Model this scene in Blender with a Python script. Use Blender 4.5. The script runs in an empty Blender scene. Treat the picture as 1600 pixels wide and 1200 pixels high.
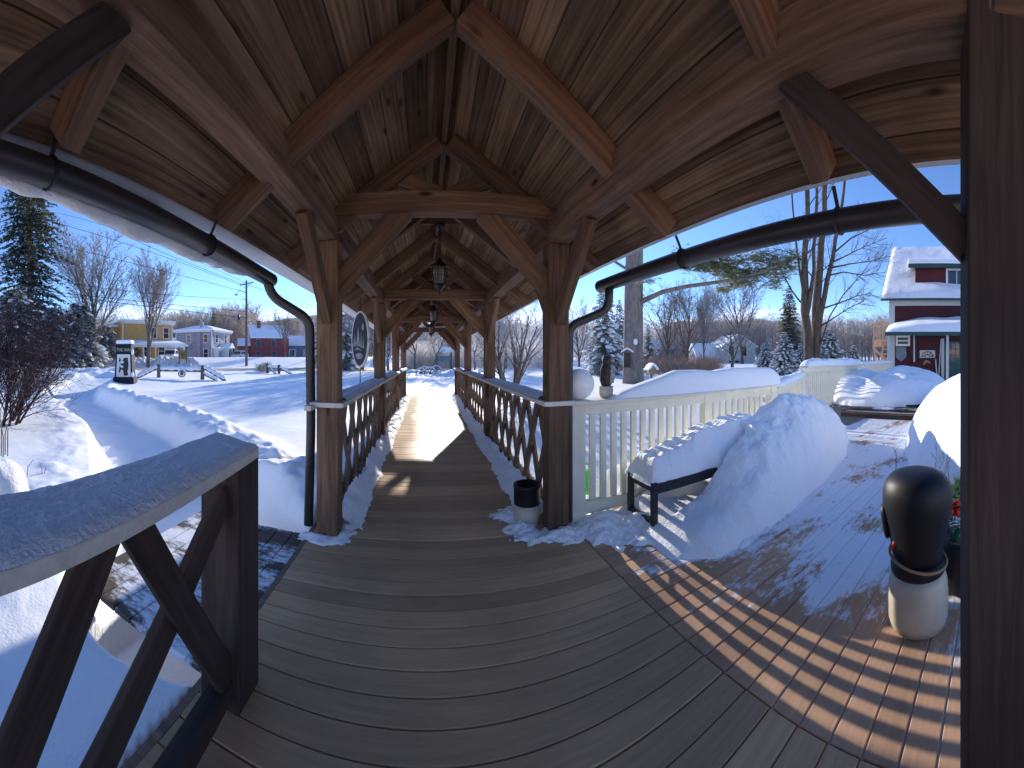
import bpy, math, random
import numpy as np
from mathutils import Vector, Matrix
R = math.radians
S = bpy.context.scene
COL = S.collection
E = 1.557                      # eye height over the deck
U0, V0, F = 666.0, 557.0, 570.0

# ------------------------------------------------------------------ world, camera, sun
cam = bpy.data.cameras.new('camera')
cam.type = 'PANO'
cam.panorama_type = 'CENTRAL_CYLINDRICAL'
cam.central_cylindrical_range_u_min = -U0 / F
cam.central_cylindrical_range_u_max = (1600 - U0) / F
cam.central_cylindrical_range_v_min = (V0 - 1200) / F
cam.central_cylindrical_range_v_max = V0 / F
cam.central_cylindrical_radius = 1.0
cam.clip_start = 0.05
cam.clip_end = 3000
co = bpy.data.objects.new('camera', cam)
COL.objects.link(co)
co.location = (0, 0, E)
co.rotation_euler = (R(90), 0, 0)
S.camera = co

SUN_EL, SUN_AZ = R(16.8), R(2.4)
sv = Vector((math.sin(SUN_AZ) * math.cos(SUN_EL), math.cos(SUN_AZ) * math.cos(SUN_EL), math.sin(SUN_EL)))
sl = bpy.data.lights.new('sun', 'SUN')
sl.energy = 2.0
sl.angle = R(0.5)
sl.color = (1.0, 0.93, 0.83)
so = bpy.data.objects.new('sun', sl)
COL.objects.link(so)
so.rotation_euler = (-sv).to_track_quat('-Z', 'Y').to_euler()
so.location = (0, 60, 60)

W = bpy.data.worlds.new('World')
S.world = W
W.use_nodes = True
wn, wl = W.node_tree.nodes, W.node_tree.links
bg = wn['Background']
sky = wn.new('ShaderNodeTexSky')
sky.sky_type = 'NISHITA'
sky.sun_disc = False
sky.sun_elevation = SUN_EL
sky.sun_rotation = SUN_AZ
sky.altitude = 1500
sky.air_density = 1.0
sky.dust_density = 0.0
sky.ozone_density = 7.0
bg.inputs['Strength'].default_value = 0.115
# low broken cloud above the horizon
tc = wn.new('ShaderNodeTexCoord')
sep = wn.new('ShaderNodeSeparateXYZ')
wl.new(tc.outputs['Generated'], sep.inputs[0])
mp = wn.new('ShaderNodeMapping'); mp.inputs['Scale'].default_value = (3.0, 3.0, 14.0)
wl.new(tc.outputs['Generated'], mp.inputs[0])
nz = wn.new('ShaderNodeTexNoise'); nz.inputs['Scale'].default_value = 1.6; nz.inputs['Detail'].default_value = 7
wl.new(mp.outputs[0], nz.inputs['Vector'])
r1 = wn.new('ShaderNodeValToRGB'); r1.color_ramp.elements[0].position = 0.44; r1.color_ramp.elements[1].position = 0.60
wl.new(nz.outputs['Fac'], r1.inputs[0])
r2 = wn.new('ShaderNodeValToRGB')
r2.color_ramp.elements[0].position = 0.0; r2.color_ramp.elements[0].color = (1, 1, 1, 1)
r2.color_ramp.elements[1].position = 0.155; r2.color_ramp.elements[1].color = (0, 0, 0, 1)
wl.new(sep.outputs['Z'], r2.inputs[0])
mm = wn.new('ShaderNodeMath'); mm.operation = 'MULTIPLY'
wl.new(r1.outputs[0], mm.inputs[0]); wl.new(r2.outputs[0], mm.inputs[1])
mx = wn.new('ShaderNodeMix'); mx.data_type = 'RGBA'
wl.new(mm.outputs[0], mx.inputs[0]); wl.new(sky.outputs[0], mx.inputs[6])
mx.inputs[7].default_value = (6.2, 6.0, 5.8, 1)
tint = wn.new('ShaderNodeMix'); tint.data_type = 'RGBA'; tint.blend_type = 'MULTIPLY'; tint.inputs[0].default_value = 1.0
tint.inputs[7].default_value = (1.09, 0.84, 0.79, 1)          # wintry, slightly violet blue
wl.new(mx.outputs[2], tint.inputs[6]); wl.new(tint.outputs[2], bg.inputs['Color'])

S.view_settings.view_transform = 'Standard'
S.view_settings.look = 'None'
S.view_settings.exposure = 1.70
S.view_settings.gamma = 1.0
S.render.engine = 'CYCLES'
S.cycles.max_bounces = 9
S.cycles.diffuse_bounces = 8
S.cycles.transparent_max_bounces = 8
S.cycles.caustics_reflective = False
S.cycles.caustics_refractive = False

# ------------------------------------------------------------------ pixel helpers (photo pixels -> azimuth)
def az(u): return (u - U0) / F
def at(u, r, z=0.0):
    a = az(u)
    return Vector((r * math.sin(a), r * math.cos(a), z))
def zz(v, r): return E + (V0 - v) / F * r
def pt(u, v, r): return at(u, r, zz(v, r))

# ------------------------------------------------------------------ materials
def newmat(name, base=(0.5, 0.5, 0.5), rough=0.6, metal=0.0, spec=0.4):
    m = bpy.data.materials.new(name)
    m.use_nodes = True
    b = m.node_tree.nodes['Principled BSDF']
    b.inputs['Base Color'].default_value = (*base, 1)
    b.inputs['Roughness'].default_value = rough
    b.inputs['Metallic'].default_value = metal
    b.inputs['Specular IOR Level'].default_value = spec
    return m, m.node_tree.nodes, m.node_tree.links, b

def ramp(n, stops):
    r = n.new('ShaderNodeValToRGB')
    e = r.color_ramp.elements
    while len(e) < len(stops): e.new(0.5)
    for i, (p, c) in enumerate(stops):
        e[i].position = p
        e[i].color = (*c, 1) if len(c) == 3 else c
    return r

def noise(n, l, scale, detail=4, vec=None, rough=0.55, stretch=None, coord='Object'):
    t = n.new('ShaderNodeTexCoord')
    src = t.outputs[coord]
    if stretch:
        m = n.new('ShaderNodeMapping'); m.inputs['Scale'].default_value = stretch
        l.new(src, m.inputs[0]); src = m.outputs[0]
    x = n.new('ShaderNodeTexNoise')
    x.inputs['Scale'].default_value = scale
    x.inputs['Detail'].default_value = detail
    x.inputs['Roughness'].default_value = rough
    l.new(src, x.inputs['Vector'])
    return x

def bump(n, l, b, height, strength=0.3, dist=0.02):
    k = n.new('ShaderNodeBump')
    k.inputs['Strength'].default_value = strength
    k.inputs['Distance'].default_value = dist
    l.new(height, k.inputs['Height'])
    l.new(k.outputs[0], b.inputs['Normal'])
    return k

def mixc(n, l, fac, a, b):
    x = n.new('ShaderNodeMix'); x.data_type = 'RGBA'
    if fac is not None: l.new(fac, x.inputs[0])
    for i, s in ((6, a), (7, b)):
        if isinstance(s, tuple): x.inputs[i].default_value = (*s, 1)
        else: l.new(s, x.inputs[i])
    return x.outputs[2]

def upmask(n, l, lo, hi, nscale=None, amt=0.4):
    g = n.new('ShaderNodeNewGeometry')
    s = n.new('ShaderNodeSeparateXYZ'); l.new(g.outputs['Normal'], s.inputs[0])
    src = s.outputs['Z']
    if nscale:
        x = noise(n, l, nscale, 3)
        m1 = n.new('ShaderNodeMath'); m1.operation = 'MULTIPLY_ADD'
        l.new(x.outputs['Fac'], m1.inputs[0]); m1.inputs[1].default_value = amt * 2; m1.inputs[2].default_value = -amt
        m2 = n.new('ShaderNodeMath'); m2.operation = 'ADD'
        l.new(src, m2.inputs[0]); l.new(m1.outputs[0], m2.inputs[1]); src = m2.outputs[0]
    r = ramp(n, [(max(0, lo), (0, 0, 0)), (hi, (1, 1, 1))]); l.new(src, r.inputs[0])
    return r.outputs[0]

M = {}
def snow_mat(name, tint=(0.92, 0.93, 0.945), dirty=None, bs=0.25, fine=1.0):
    m, n, l, b = newmat(name, tint, 0.65, 0, 0.25)
    a = noise(n, l, 3.0, 6, coord='Object', rough=0.6)
    f = noise(n, l, 55.0, 3, coord='Object')
    s = n.new('ShaderNodeMath'); s.operation = 'MULTIPLY_ADD'
    l.new(f.outputs['Fac'], s.inputs[0]); s.inputs[1].default_value = 0.22 * fine; l.new(a.outputs['Fac'], s.inputs[2])
    bump(n, l, b, s.outputs[0], bs, 0.06)
    if dirty:
        d = noise(n, l, 0.9, 6, coord='Object', rough=0.7)
        r = ramp(n, [(0.45, (0, 0, 0)), (0.7, (1, 1, 1))]); l.new(d.outputs['Fac'], r.inputs[0])
        l.new(mixc(n, l, r.outputs[0], tint, dirty), b.inputs['Base Color'])
    M[name] = m
    return m
snow_mat('snow')
snow_mat('snow_lump', (0.92, 0.925, 0.935), None, 0.45, 1.3)
snow_mat('snow_bank', (0.82, 0.82, 0.82), (0.62, 0.58, 0.52), 0.9)
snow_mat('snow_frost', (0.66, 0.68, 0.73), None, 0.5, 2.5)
snow_mat('ice', (0.70, 0.72, 0.74), None, 0.5)
snow_mat('road', (0.52, 0.46, 0.37), (0.34, 0.29, 0.22), 0.3)

def wood_mat(name, c1, c2, c3, rough=0.75, gs=1.0, bs=0.35, knots=True, vary=0.25):
    m, n, l, b = newmat(name, c1, rough, 0, 0.25)
    oi = n.new('ShaderNodeObjectInfo')
    t = n.new('ShaderNodeTexCoord')
    cb = n.new('ShaderNodeVectorMath'); cb.operation = 'SCALE'; cb.inputs['Scale'].default_value = 37.0
    cv = n.new('ShaderNodeCombineXYZ'); l.new(oi.outputs['Random'], cv.inputs[0]); l.new(oi.outputs['Random'], cv.inputs[1])
    l.new(cv.outputs[0], cb.inputs[0])
    ad = n.new('ShaderNodeVectorMath'); ad.operation = 'ADD'
    l.new(t.outputs['Object'], ad.inputs[0]); l.new(cb.outputs[0], ad.inputs[1])
    mp = n.new('ShaderNodeMapping'); mp.inputs['Scale'].default_value = (0.9 * gs, 16 * gs, 16 * gs)
    l.new(ad.outputs[0], mp.inputs[0])
    g = n.new('ShaderNodeTexNoise'); g.inputs['Scale'].default_value = 1.6; g.inputs['Detail'].default_value = 6; g.inputs['Roughness'].default_value = 0.65
    g.inputs['Distortion'].default_value = 0.5
    l.new(mp.outputs[0], g.inputs['Vector'])
    cr = ramp(n, [(0.28, c3), (0.5, c1), (0.72, c2)]); l.new(g.outputs['Fac'], cr.inputs[0])
    col = cr.outputs[0]
    big = n.new('ShaderNodeTexNoise'); big.inputs['Scale'].default_value = 1.3; big.inputs['Detail'].default_value = 4
    l.new(ad.outputs[0], big.inputs['Vector'])
    br = ramp(n, [(0.3, (0.72, 0.72, 0.74)), (0.7, (1.2, 1.16, 1.12))]); l.new(big.outputs['Fac'], br.inputs[0])
    mu = n.new('ShaderNodeMix'); mu.data_type = 'RGBA'; mu.blend_type = 'MULTIPLY'; mu.inputs[0].default_value = 1
    l.new(col, mu.inputs[6]); l.new(br.outputs[0], mu.inputs[7]); col = mu.outputs[2]
    if knots:
        mk = n.new('ShaderNodeMapping'); mk.inputs['Scale'].default_value = (1.6, 4.5, 4.5)
        l.new(ad.outputs[0], mk.inputs[0])
        v = n.new('ShaderNodeTexVoronoi'); v.inputs['Scale'].default_value = 1.0
        l.new(mk.outputs[0], v.inputs['Vector'])
        kr = ramp(n, [(0.05, (1, 1, 1)), (0.13, (0, 0, 0))]); l.new(v.outputs['Distance'], kr.inputs[0])
        col = mixc(n, l, kr.outputs[0], col, tuple(x * 0.35 for x in c3))
    hv = n.new('ShaderNodeHueSaturation')
    vm = n.new('ShaderNodeMapRange'); vm.inputs[3].default_value = 1 - vary; vm.inputs[4].default_value = 1 + vary
    l.new(oi.outputs['Random'], vm.inputs[0]); l.new(vm.outputs[0], hv.inputs['Value'])
    l.new(col, hv.inputs['Color']); l.new(hv.outputs[0], b.inputs['Base Color'])
    bump(n, l, b, g.outputs['Fac'], bs, 0.008)
    M[name] = m
    return m
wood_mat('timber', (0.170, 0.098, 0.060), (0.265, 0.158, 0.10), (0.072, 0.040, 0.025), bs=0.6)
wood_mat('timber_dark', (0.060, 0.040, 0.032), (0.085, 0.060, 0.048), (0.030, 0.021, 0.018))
wood_mat('timber_grey', (0.20, 0.135, 0.09), (0.30, 0.21, 0.145), (0.10, 0.068, 0.048))
wood_mat('log_grey', (0.13, 0.115, 0.105), (0.2, 0.18, 0.165), (0.06, 0.052, 0.048))
wood_mat('cap_board', (0.64, 0.60, 0.53), (0.70, 0.66, 0.60), (0.54, 0.50, 0.44), knots=False, vary=0.06)

def roof_board_mat():
    m, n, l, b = newmat('roof_board', (0.2, 0.13, 0.08), 0.8, 0, 0.2)
    t = n.new('ShaderNodeTexCoord')
    s = n.new('ShaderNodeSeparateXYZ'); l.new(t.outputs['UV'], s.inputs[0])
    d = n.new('ShaderNodeMath'); d.operation = 'DIVIDE'; l.new(s.outputs[1], d.inputs[0]); d.inputs[1].default_value = 0.185
    fl = n.new('ShaderNodeMath'); fl.operation = 'FLOOR'; l.new(d.outputs[0], fl.inputs[0])
    fr = n.new('ShaderNodeMath'); fr.operation = 'FRACT'; l.new(d.outputs[0], fr.inputs[0])
    wn_ = n.new('ShaderNodeTexWhiteNoise'); wn_.noise_dimensions = '1D'; l.new(fl.outputs[0], wn_.inputs['W'])
    c = n.new('ShaderNodeCombineXYZ'); l.new(s.outputs[0], c.inputs[0]); l.new(s.outputs[1], c.inputs[1])
    k = n.new('ShaderNodeMath'); k.operation = 'MULTIPLY'; l.new(wn_.outputs['Value'], k.inputs[0]); k.inputs[1].default_value = 40
    l.new(k.outputs[0], c.inputs[2])
    mp = n.new('ShaderNodeMapping'); mp.inputs['Scale'].default_value = (0.9, 30, 1)
    l.new(c.outputs[0], mp.inputs[0])
    g = n.new('ShaderNodeTexNoise'); g.inputs['Scale'].default_value = 1.5; g.inputs['Detail'].default_value = 7; g.inputs['Distortion'].default_value = 0.35
    l.new(mp.outputs[0], g.inputs['Vector'])
    cr = ramp(n, [(0.3, (0.115, 0.070, 0.042)), (0.5, (0.25, 0.155, 0.09)), (0.7, (0.37, 0.24, 0.15))]); l.new(g.outputs['Fac'], cr.inputs[0])
    mr = n.new('ShaderNodeMapRange'); mr.inputs[3].default_value = 0.6; mr.inputs[4].default_value = 1.25
    l.new(wn_.outputs['Value'], mr.inputs[0])
    hv = n.new('ShaderNodeHueSaturation'); l.new(mr.outputs[0], hv.inputs['Value']); l.new(cr.outputs[0], hv.inputs['Color'])
    gap = ramp(n, [(0.0, (1, 1, 1)), (0.035, (0, 0, 0)), (0.965, (0, 0, 0)), (1.0, (1, 1, 1))]); l.new(fr.outputs[0], gap.inputs[0])
    mk = n.new('ShaderNodeMapping'); mk.inputs['Scale'].default_value = (2.2, 6.5, 1); l.new(c.outputs[0], mk.inputs[0])
    vk = n.new('ShaderNodeTexVoronoi'); vk.inputs['Scale'].default_value = 1.0; l.new(mk.outputs[0], vk.inputs['Vector'])
    kr = ramp(n, [(0.04, (1, 1, 1)), (0.15, (0, 0, 0))]); l.new(vk.outputs['Distance'], kr.inputs[0])
    st = noise(n, l, 1.1, 5, coord='Object'); sr = ramp(n, [(0.35, (0.62, 0.62, 0.64)), (0.65, (1.12, 1.1, 1.08))]); l.new(st.outputs['Fac'], sr.inputs[0])
    mu = n.new('ShaderNodeMix'); mu.data_type = 'RGBA'; mu.blend_type = 'MULTIPLY'; mu.inputs[0].default_value = 1
    l.new(mixc(n, l, kr.outputs[0], hv.outputs[0], (0.05, 0.028, 0.016)), mu.inputs[6]); l.new(sr.outputs[0], mu.inputs[7])
    l.new(mixc(n, l, gap.outputs[0], mu.outputs[2], (0.012, 0.008, 0.006)), b.inputs['Base Color'])
    bump(n, l, b, g.outputs['Fac'], 0.3, 0.006)
    M['roof_board'] = m
roof_board_mat()

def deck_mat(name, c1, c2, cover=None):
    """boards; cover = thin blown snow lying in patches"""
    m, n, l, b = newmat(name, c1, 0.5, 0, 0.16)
    g = noise(n, l, 1.4, 6, stretch=(1.2, 22, 22), rough=0.65)
    big = noise(n, l, 0.9, 4)
    cr = ramp(n, [(0.3, c2), (0.7, c1)]); l.new(g.outputs['Fac'], cr.inputs[0])
    br = ramp(n, [(0.3, (0.75, 0.75, 0.76)), (0.7, (1.18, 1.15, 1.1))]); l.new(big.outputs['Fac'], br.inputs[0])
    mu = n.new('ShaderNodeMix'); mu.data_type = 'RGBA'; mu.blend_type = 'MULTIPLY'; mu.inputs[0].default_value = 1
    l.new(cr.outputs[0], mu.inputs[6]); l.new(br.outputs[0], mu.inputs[7])
    at_ = n.new('ShaderNodeAttribute'); at_.attribute_name = 'board'
    mr = n.new('ShaderNodeMapRange'); mr.inputs[3].default_value = 0.82; mr.inputs[4].default_value = 1.16
    l.new(at_.outputs['Fac'], mr.inputs[0])
    hv = n.new('ShaderNodeHueSaturation'); l.new(mr.outputs[0], hv.inputs['Value']); l.new(mu.outputs[2], hv.inputs['Color'])
    col = hv.outputs[0]
    p1 = noise(n, l, 1.15, 9, rough=0.68, stretch=(0.75, 1.25, 1))
    p2 = noise(n, l, 22.0, 4, stretch=(0.5, 1.3, 1), rough=0.7)
    ad = n.new('ShaderNodeMath'); ad.operation = 'MULTIPLY_ADD'
    l.new(p2.outputs['Fac'], ad.inputs[0]); ad.inputs[1].default_value = 0.28; l.new(p1.outputs['Fac'], ad.inputs[2])
    src = ad.outputs[0]
    if cover == 'right':            # more snow the farther along the deck
        t = n.new('ShaderNodeTexCoord'); s = n.new('ShaderNodeSeparateXYZ'); l.new(t.outputs['Object'], s.inputs[0])
        q = n.new('ShaderNodeMapRange'); q.inputs[1].default_value = 1.1; q.inputs[2].default_value = 2.7
        q.inputs[3].default_value = -0.24; q.inputs[4].default_value = 0.062
        l.new(s.outputs[0], q.inputs[0])
        a2 = n.new('ShaderNodeMath'); a2.operation = 'ADD'; l.new(src, a2.inputs[0]); l.new(q.outputs[0], a2.inputs[1])
        src = a2.outputs[0]
        th = (0.585, 0.66)
    elif cover == 'dust':
        th = (0.82, 0.92)
    else:
        th = (0.62, 0.70)
    r = ramp(n, [(th[0], (0, 0, 0)), (th[1], (1, 1, 1))]); l.new(src, r.inputs[0])
    col = mixc(n, l, r.outputs[0], col, (0.80, 0.83, 0.88))
    l.new(col, b.inputs['Base Color'])
    if cover == 'dust':             # boards worn smooth down the middle of the walkway
        t = n.new('ShaderNodeTexCoord'); s = n.new('ShaderNodeSeparateXYZ'); l.new(t.outputs['Object'], s.inputs[0])
        dx = n.new('ShaderNodeMath'); dx.operation = 'ADD'; dx.inputs[1].default_value = -0.33; l.new(s.outputs[0], dx.inputs[0])
        ab = n.new('ShaderNodeMath'); ab.operation = 'ABSOLUTE'; l.new(dx.outputs[0], ab.inputs[0])
        wr_ = n.new('ShaderNodeMath'); wr_.operation = 'MULTIPLY_ADD'; wr_.inputs[1].default_value = 0.5; l.new(big.outputs['Fac'], wr_.inputs[0]); l.new(ab.outputs[0], wr_.inputs[2])
        q2 = n.new('ShaderNodeMapRange'); q2.inputs[1].default_value = 0.55; q2.inputs[2].default_value = 0.95; q2.inputs[3].default_value = 0.50; q2.inputs[4].default_value = 0.80
        l.new(wr_.outputs[0], q2.inputs[0])
    rr = n.new('ShaderNodeMapRange'); rr.inputs[3].default_value = 0.78; rr.inputs[4].default_value = 0.9
    l.new(r.outputs[0], rr.inputs[0]); l.new((q2 if cover == 'dust' else rr).outputs[0], b.inputs['Roughness'])
    bump(n, l, b, g.outputs['Fac'], 0.25, 0.004)
    M[name] = m
deck_mat('deck_walk', (0.62, 0.40, 0.225), (0.46, 0.29, 0.16), 'dust')
deck_mat('deck_right', (0.56, 0.345, 0.215), (0.44, 0.265, 0.16), 'right')
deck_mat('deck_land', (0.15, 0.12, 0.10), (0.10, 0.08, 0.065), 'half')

def simple(name, c, rough=0.6, metal=0.0, spec=0.4, nscale=6.0, amt=0.18, bs=0.08):
    m, n, l, b = newmat(name, c, rough, metal, spec)
    x = noise(n, l, nscale, 5)
    r = ramp(n, [(0.3, tuple(v * (1 - amt) for v in c)), (0.7, tuple(min(1, v * (1 + amt)) for v in c))])
    l.new(x.outputs['Fac'], r.inputs[0]); l.new(r.outputs[0], b.inputs['Base Color'])
    y = noise(n, l, nscale * 8, 3)
    bump(n, l, b, y.outputs['Fac'], bs, 0.004)
    M[name] = m
simple('cream_paint', (0.74, 0.70, 0.57), 0.5, amt=0.07)
simple('white_paint', (0.78, 0.78, 0.74), 0.5, amt=0.06)
simple('gutter_brown', (0.036, 0.030, 0.032), 0.42, 0.0, 0.5)
simple('black_iron', (0.012, 0.012, 0.014), 0.4, 0.3, 0.5)
simple('bench_black', (0.016, 0.018, 0.024), 0.45)
simple('black_glaze', (0.008, 0.008, 0.011), 0.5, 0, 0.35, 3, 0.3, 0.05)
simple('cream_glaze', (0.52, 0.46, 0.36), 0.35, amt=0.12)
simple('globe_white', (0.90, 0.89, 0.87), 0.35, amt=0.02, bs=0.0)
simple('green_plastic', (0.05, 0.55, 0.08), 0.35)
simple('stone_pot', (0.42, 0.40, 0.36), 0.9, nscale=14, amt=0.4, bs=0.5)
simple('owl_dark', (0.055, 0.046, 0.042), 0.8, nscale=30, amt=0.75, bs=0.5)
simple('owl_light', (0.34, 0.32, 0.29), 0.85, nscale=40, amt=0.5, bs=0.5)
simple('sign_navy', (0.012, 0.017, 0.032), 0.7, 0, 0.2)
simple('sign_white', (0.66, 0.66, 0.62), 0.6, amt=0.06)
simple('sign_black', (0.014, 0.014, 0.017), 0.55)
simple('art_grey', (0.24, 0.24, 0.24), 0.7, nscale=18, amt=0.35)
simple('gold', (0.34, 0.21, 0.05), 0.5)
simple('letter', (0.50, 0.44, 0.30), 0.5)
simple('copper_rim', (0.55, 0.53, 0.50), 0.45)
simple('door_green', (0.03, 0.085, 0.085), 0.5)
simple('trim_green', (0.022, 0.075, 0.060), 0.5)
simple('sage', (0.40, 0.47, 0.32), 0.6)
simple('pink_wood', (0.60, 0.36, 0.29), 0.7)
simple('shutter', (0.02, 0.022, 0.028), 0.6)
simple('shield_grey', (0.16, 0.20, 0.24), 0.5)
simple('red_ribbon', (0.55, 0.05, 0.03), 0.5)
simple('bauble', (0.01, 0.13, 0.07), 0.2)
simple('car_white', (0.62, 0.64, 0.66), 0.3)
simple('car_dark', (0.02, 0.02, 0.022), 0.5)
simple('tan_wood', (0.30, 0.20, 0.11), 0.7)
simple('chimney_brick', (0.16, 0.11, 0.09), 0.9, nscale=20, amt=0.4)
simple('pole_wood', (0.16, 0.13, 0.105), 0.9, nscale=10, amt=0.35, bs=0.4)
simple('wire', (0.02, 0.02, 0.022), 0.6)
simple('bed_tan', (0.33, 0.23, 0.14), 0.8)

def siding(name, c, pitch=0.13, amt=0.1, vert=False):
    m, n, l, b = newmat(name, c, 0.65, 0, 0.3)
    x = noise(n, l, 1.6, 5)
    r = ramp(n, [(0.3, tuple(v * (1 - amt) for v in c)), (0.7, tuple(min(1, v * (1 + amt)) for v in c))])
    l.new(x.outputs['Fac'], r.inputs[0]); l.new(r.outputs[0], b.inputs['Base Color'])
    t = n.new('ShaderNodeTexCoord'); s = n.new('ShaderNodeSeparateXYZ'); l.new(t.outputs['Object'], s.inputs[0])
    d = n.new('ShaderNodeMath'); d.operation = 'DIVIDE'; d.inputs[1].default_value = pitch
    l.new(s.outputs[0 if vert else 2], d.inputs[0])
    f = n.new('ShaderNodeMath'); f.operation = 'FRACT'; l.new(d.outputs[0], f.inputs[0])
    bump(n, l, b, f.outputs[0], 0.9, 0.03)
    M[name] = m
siding('wall_yellow', (0.64, 0.39, 0.15))
siding('wall_grey', (0.36, 0.36, 0.40))
siding('wall_barn', (0.26, 0.07, 0.065), 0.22, 0.25, True)
simple('trim_grey', (0.50, 0.53, 0.52), 0.5, amt=0.06)
siding('wall_red', (0.058, 0.012, 0.019), 0.12, 0.12)
siding('wall_dormer', (0.10, 0.021, 0.025), 0.2, 0.12, True)
siding('wall_white', (0.62, 0.62, 0.58))
siding('wall_bluegrey', (0.22, 0.25, 0.31))

def glass_mat():
    m, n, l, b = newmat('window_glass', (0.03, 0.04, 0.055), 0.06, 0, 0.7)
    x = noise(n, l, 1.2, 2); bump(n, l, b, x.outputs['Fac'], 0.05, 0.02)
    M['window_glass'] = m
    m, n, l, b = newmat('lantern_glass', (0.30, 0.27, 0.22), 0.25, 0, 0.5)
    x = noise(n, l, 9, 3)
    r = ramp(n, [(0.35, (0.16, 0.14, 0.11)), (0.65, (0.46, 0.42, 0.34))]); l.new(x.outputs['Fac'], r.inputs[0]); l.new(r.outputs[0], b.inputs['Base Color'])
    b.inputs['Transmission Weight'].default_value = 0.35
    M['lantern_glass'] = m
glass_mat()

def bark(name, c, snowy=(0.55, 0.85), nscale=8, amt=0.4, white=(0.80, 0.82, 0.86)):
    m, n, l, b = newmat(name, c, 0.9, 0, 0.15)
    x = noise(n, l, nscale, 6, stretch=(1, 1, 0.25), rough=0.7)
    r = ramp(n, [(0.3, tuple(v * (1 - amt) for v in c)), (0.7, tuple(v * (1 + amt) for v in c))]); l.new(x.outputs['Fac'], r.inputs[0])
    col = r.outputs[0]
    if snowy:
        col = mixc(n, l, upmask(n, l, snowy[0], snowy[1], 1.5, 0.3), col, white)
    l.new(col, b.inputs['Base Color'])
    bump(n, l, b, x.outputs['Fac'], 0.8, 0.04)
    M[name] = m
bark('bark_brown', (0.16, 0.125, 0.10))
bark('bark_grey', (0.20, 0.18, 0.165))
bark('bark_maple', (0.115, 0.085, 0.066), (0.6, 0.9), 9, 0.6)
bark('bark_pine', (0.24, 0.20, 0.175), (0.75, 0.98), 5, 0.45)
bark('twig_grey', (0.29, 0.25, 0.225), (0.4, 0.85))
bark('twig_frost', (0.34, 0.31, 0.295), (0.10, 0.5))
bark('twig_brown', (0.21, 0.155, 0.12), (0.5, 0.95))
bark('twig_purple', (0.060, 0.040, 0.042), (0.75, 0.99))
bark('twig_mid', (0.32, 0.28, 0.255), (0.3, 0.75))
bark('twig_rust', (0.38, 0.26, 0.19), (0.6, 0.95))
bark('wood_far', (0.31, 0.255, 0.215), (0.4, 0.9))
bark('wood_frost', (0.48, 0.45, 0.43), (0.1, 0.6))
def needle(name, c, lo, hi, amt=0.5, white=(0.80, 0.83, 0.88), nscale=0.9):
    m, n, l, b = newmat(name, c, 0.75, 0, 0.2)
    x = noise(n, l, 2.5, 4)
    r = ramp(n, [(0.3, tuple(v * 0.55 for v in c)), (0.7, tuple(v * 1.45 for v in c))]); l.new(x.outputs['Fac'], r.inputs[0])
    l.new(mixc(n, l, upmask(n, l, lo, hi, nscale, amt), r.outputs[0], white), b.inputs['Base Color'])
    M[name] = m
needle('needle_dark', (0.050, 0.058, 0.042), 0.80, 1.05)
needle('needle_snowy', (0.085, 0.084, 0.058), 0.42, 0.85)
needle('needle_blue', (0.035, 0.06, 0.065), 0.75, 1.05)
needle('needle_pine', (0.22, 0.23, 0.13), 0.85, 1.05, 0.3)
needle('needle_olive', (0.15, 0.13, 0.07), 0.8, 1.1, 0.4)
def translucent(name, c, f):
    n, l = M[name].node_tree.nodes, M[name].node_tree.links
    t = n.new('ShaderNodeBsdfTranslucent'); t.inputs['Color'].default_value = (*c, 1)
    x = n.new('ShaderNodeMixShader'); x.inputs[0].default_value = f
    o = n['Material Output']; b = n['Principled BSDF']
    l.new(b.outputs[0], x.inputs[1]); l.new(t.outputs[0], x.inputs[2]); l.new(x.outputs[0], o.inputs['Surface'])
translucent('needle_pine', (0.44, 0.44, 0.25), 0.5)
translucent('wood_frost', (0.85, 0.83, 0.82), 0.5)
translucent('twig_frost', (0.80, 0.78, 0.77), 0.45)
translucent('wood_far', (0.50, 0.42, 0.36), 0.35)
translucent('twig_mid', (0.5, 0.46, 0.43), 0.3)
translucent('needle_olive', (0.30, 0.26, 0.13), 0.4)
translucent('needle_dark', (0.14, 0.16, 0.09), 0.3)
translucent('needle_snowy', (0.16, 0.17, 0.11), 0.3)
needle('needle_wreath', (0.03, 0.085, 0.045), 0.95, 1.1, 0.1)

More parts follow.
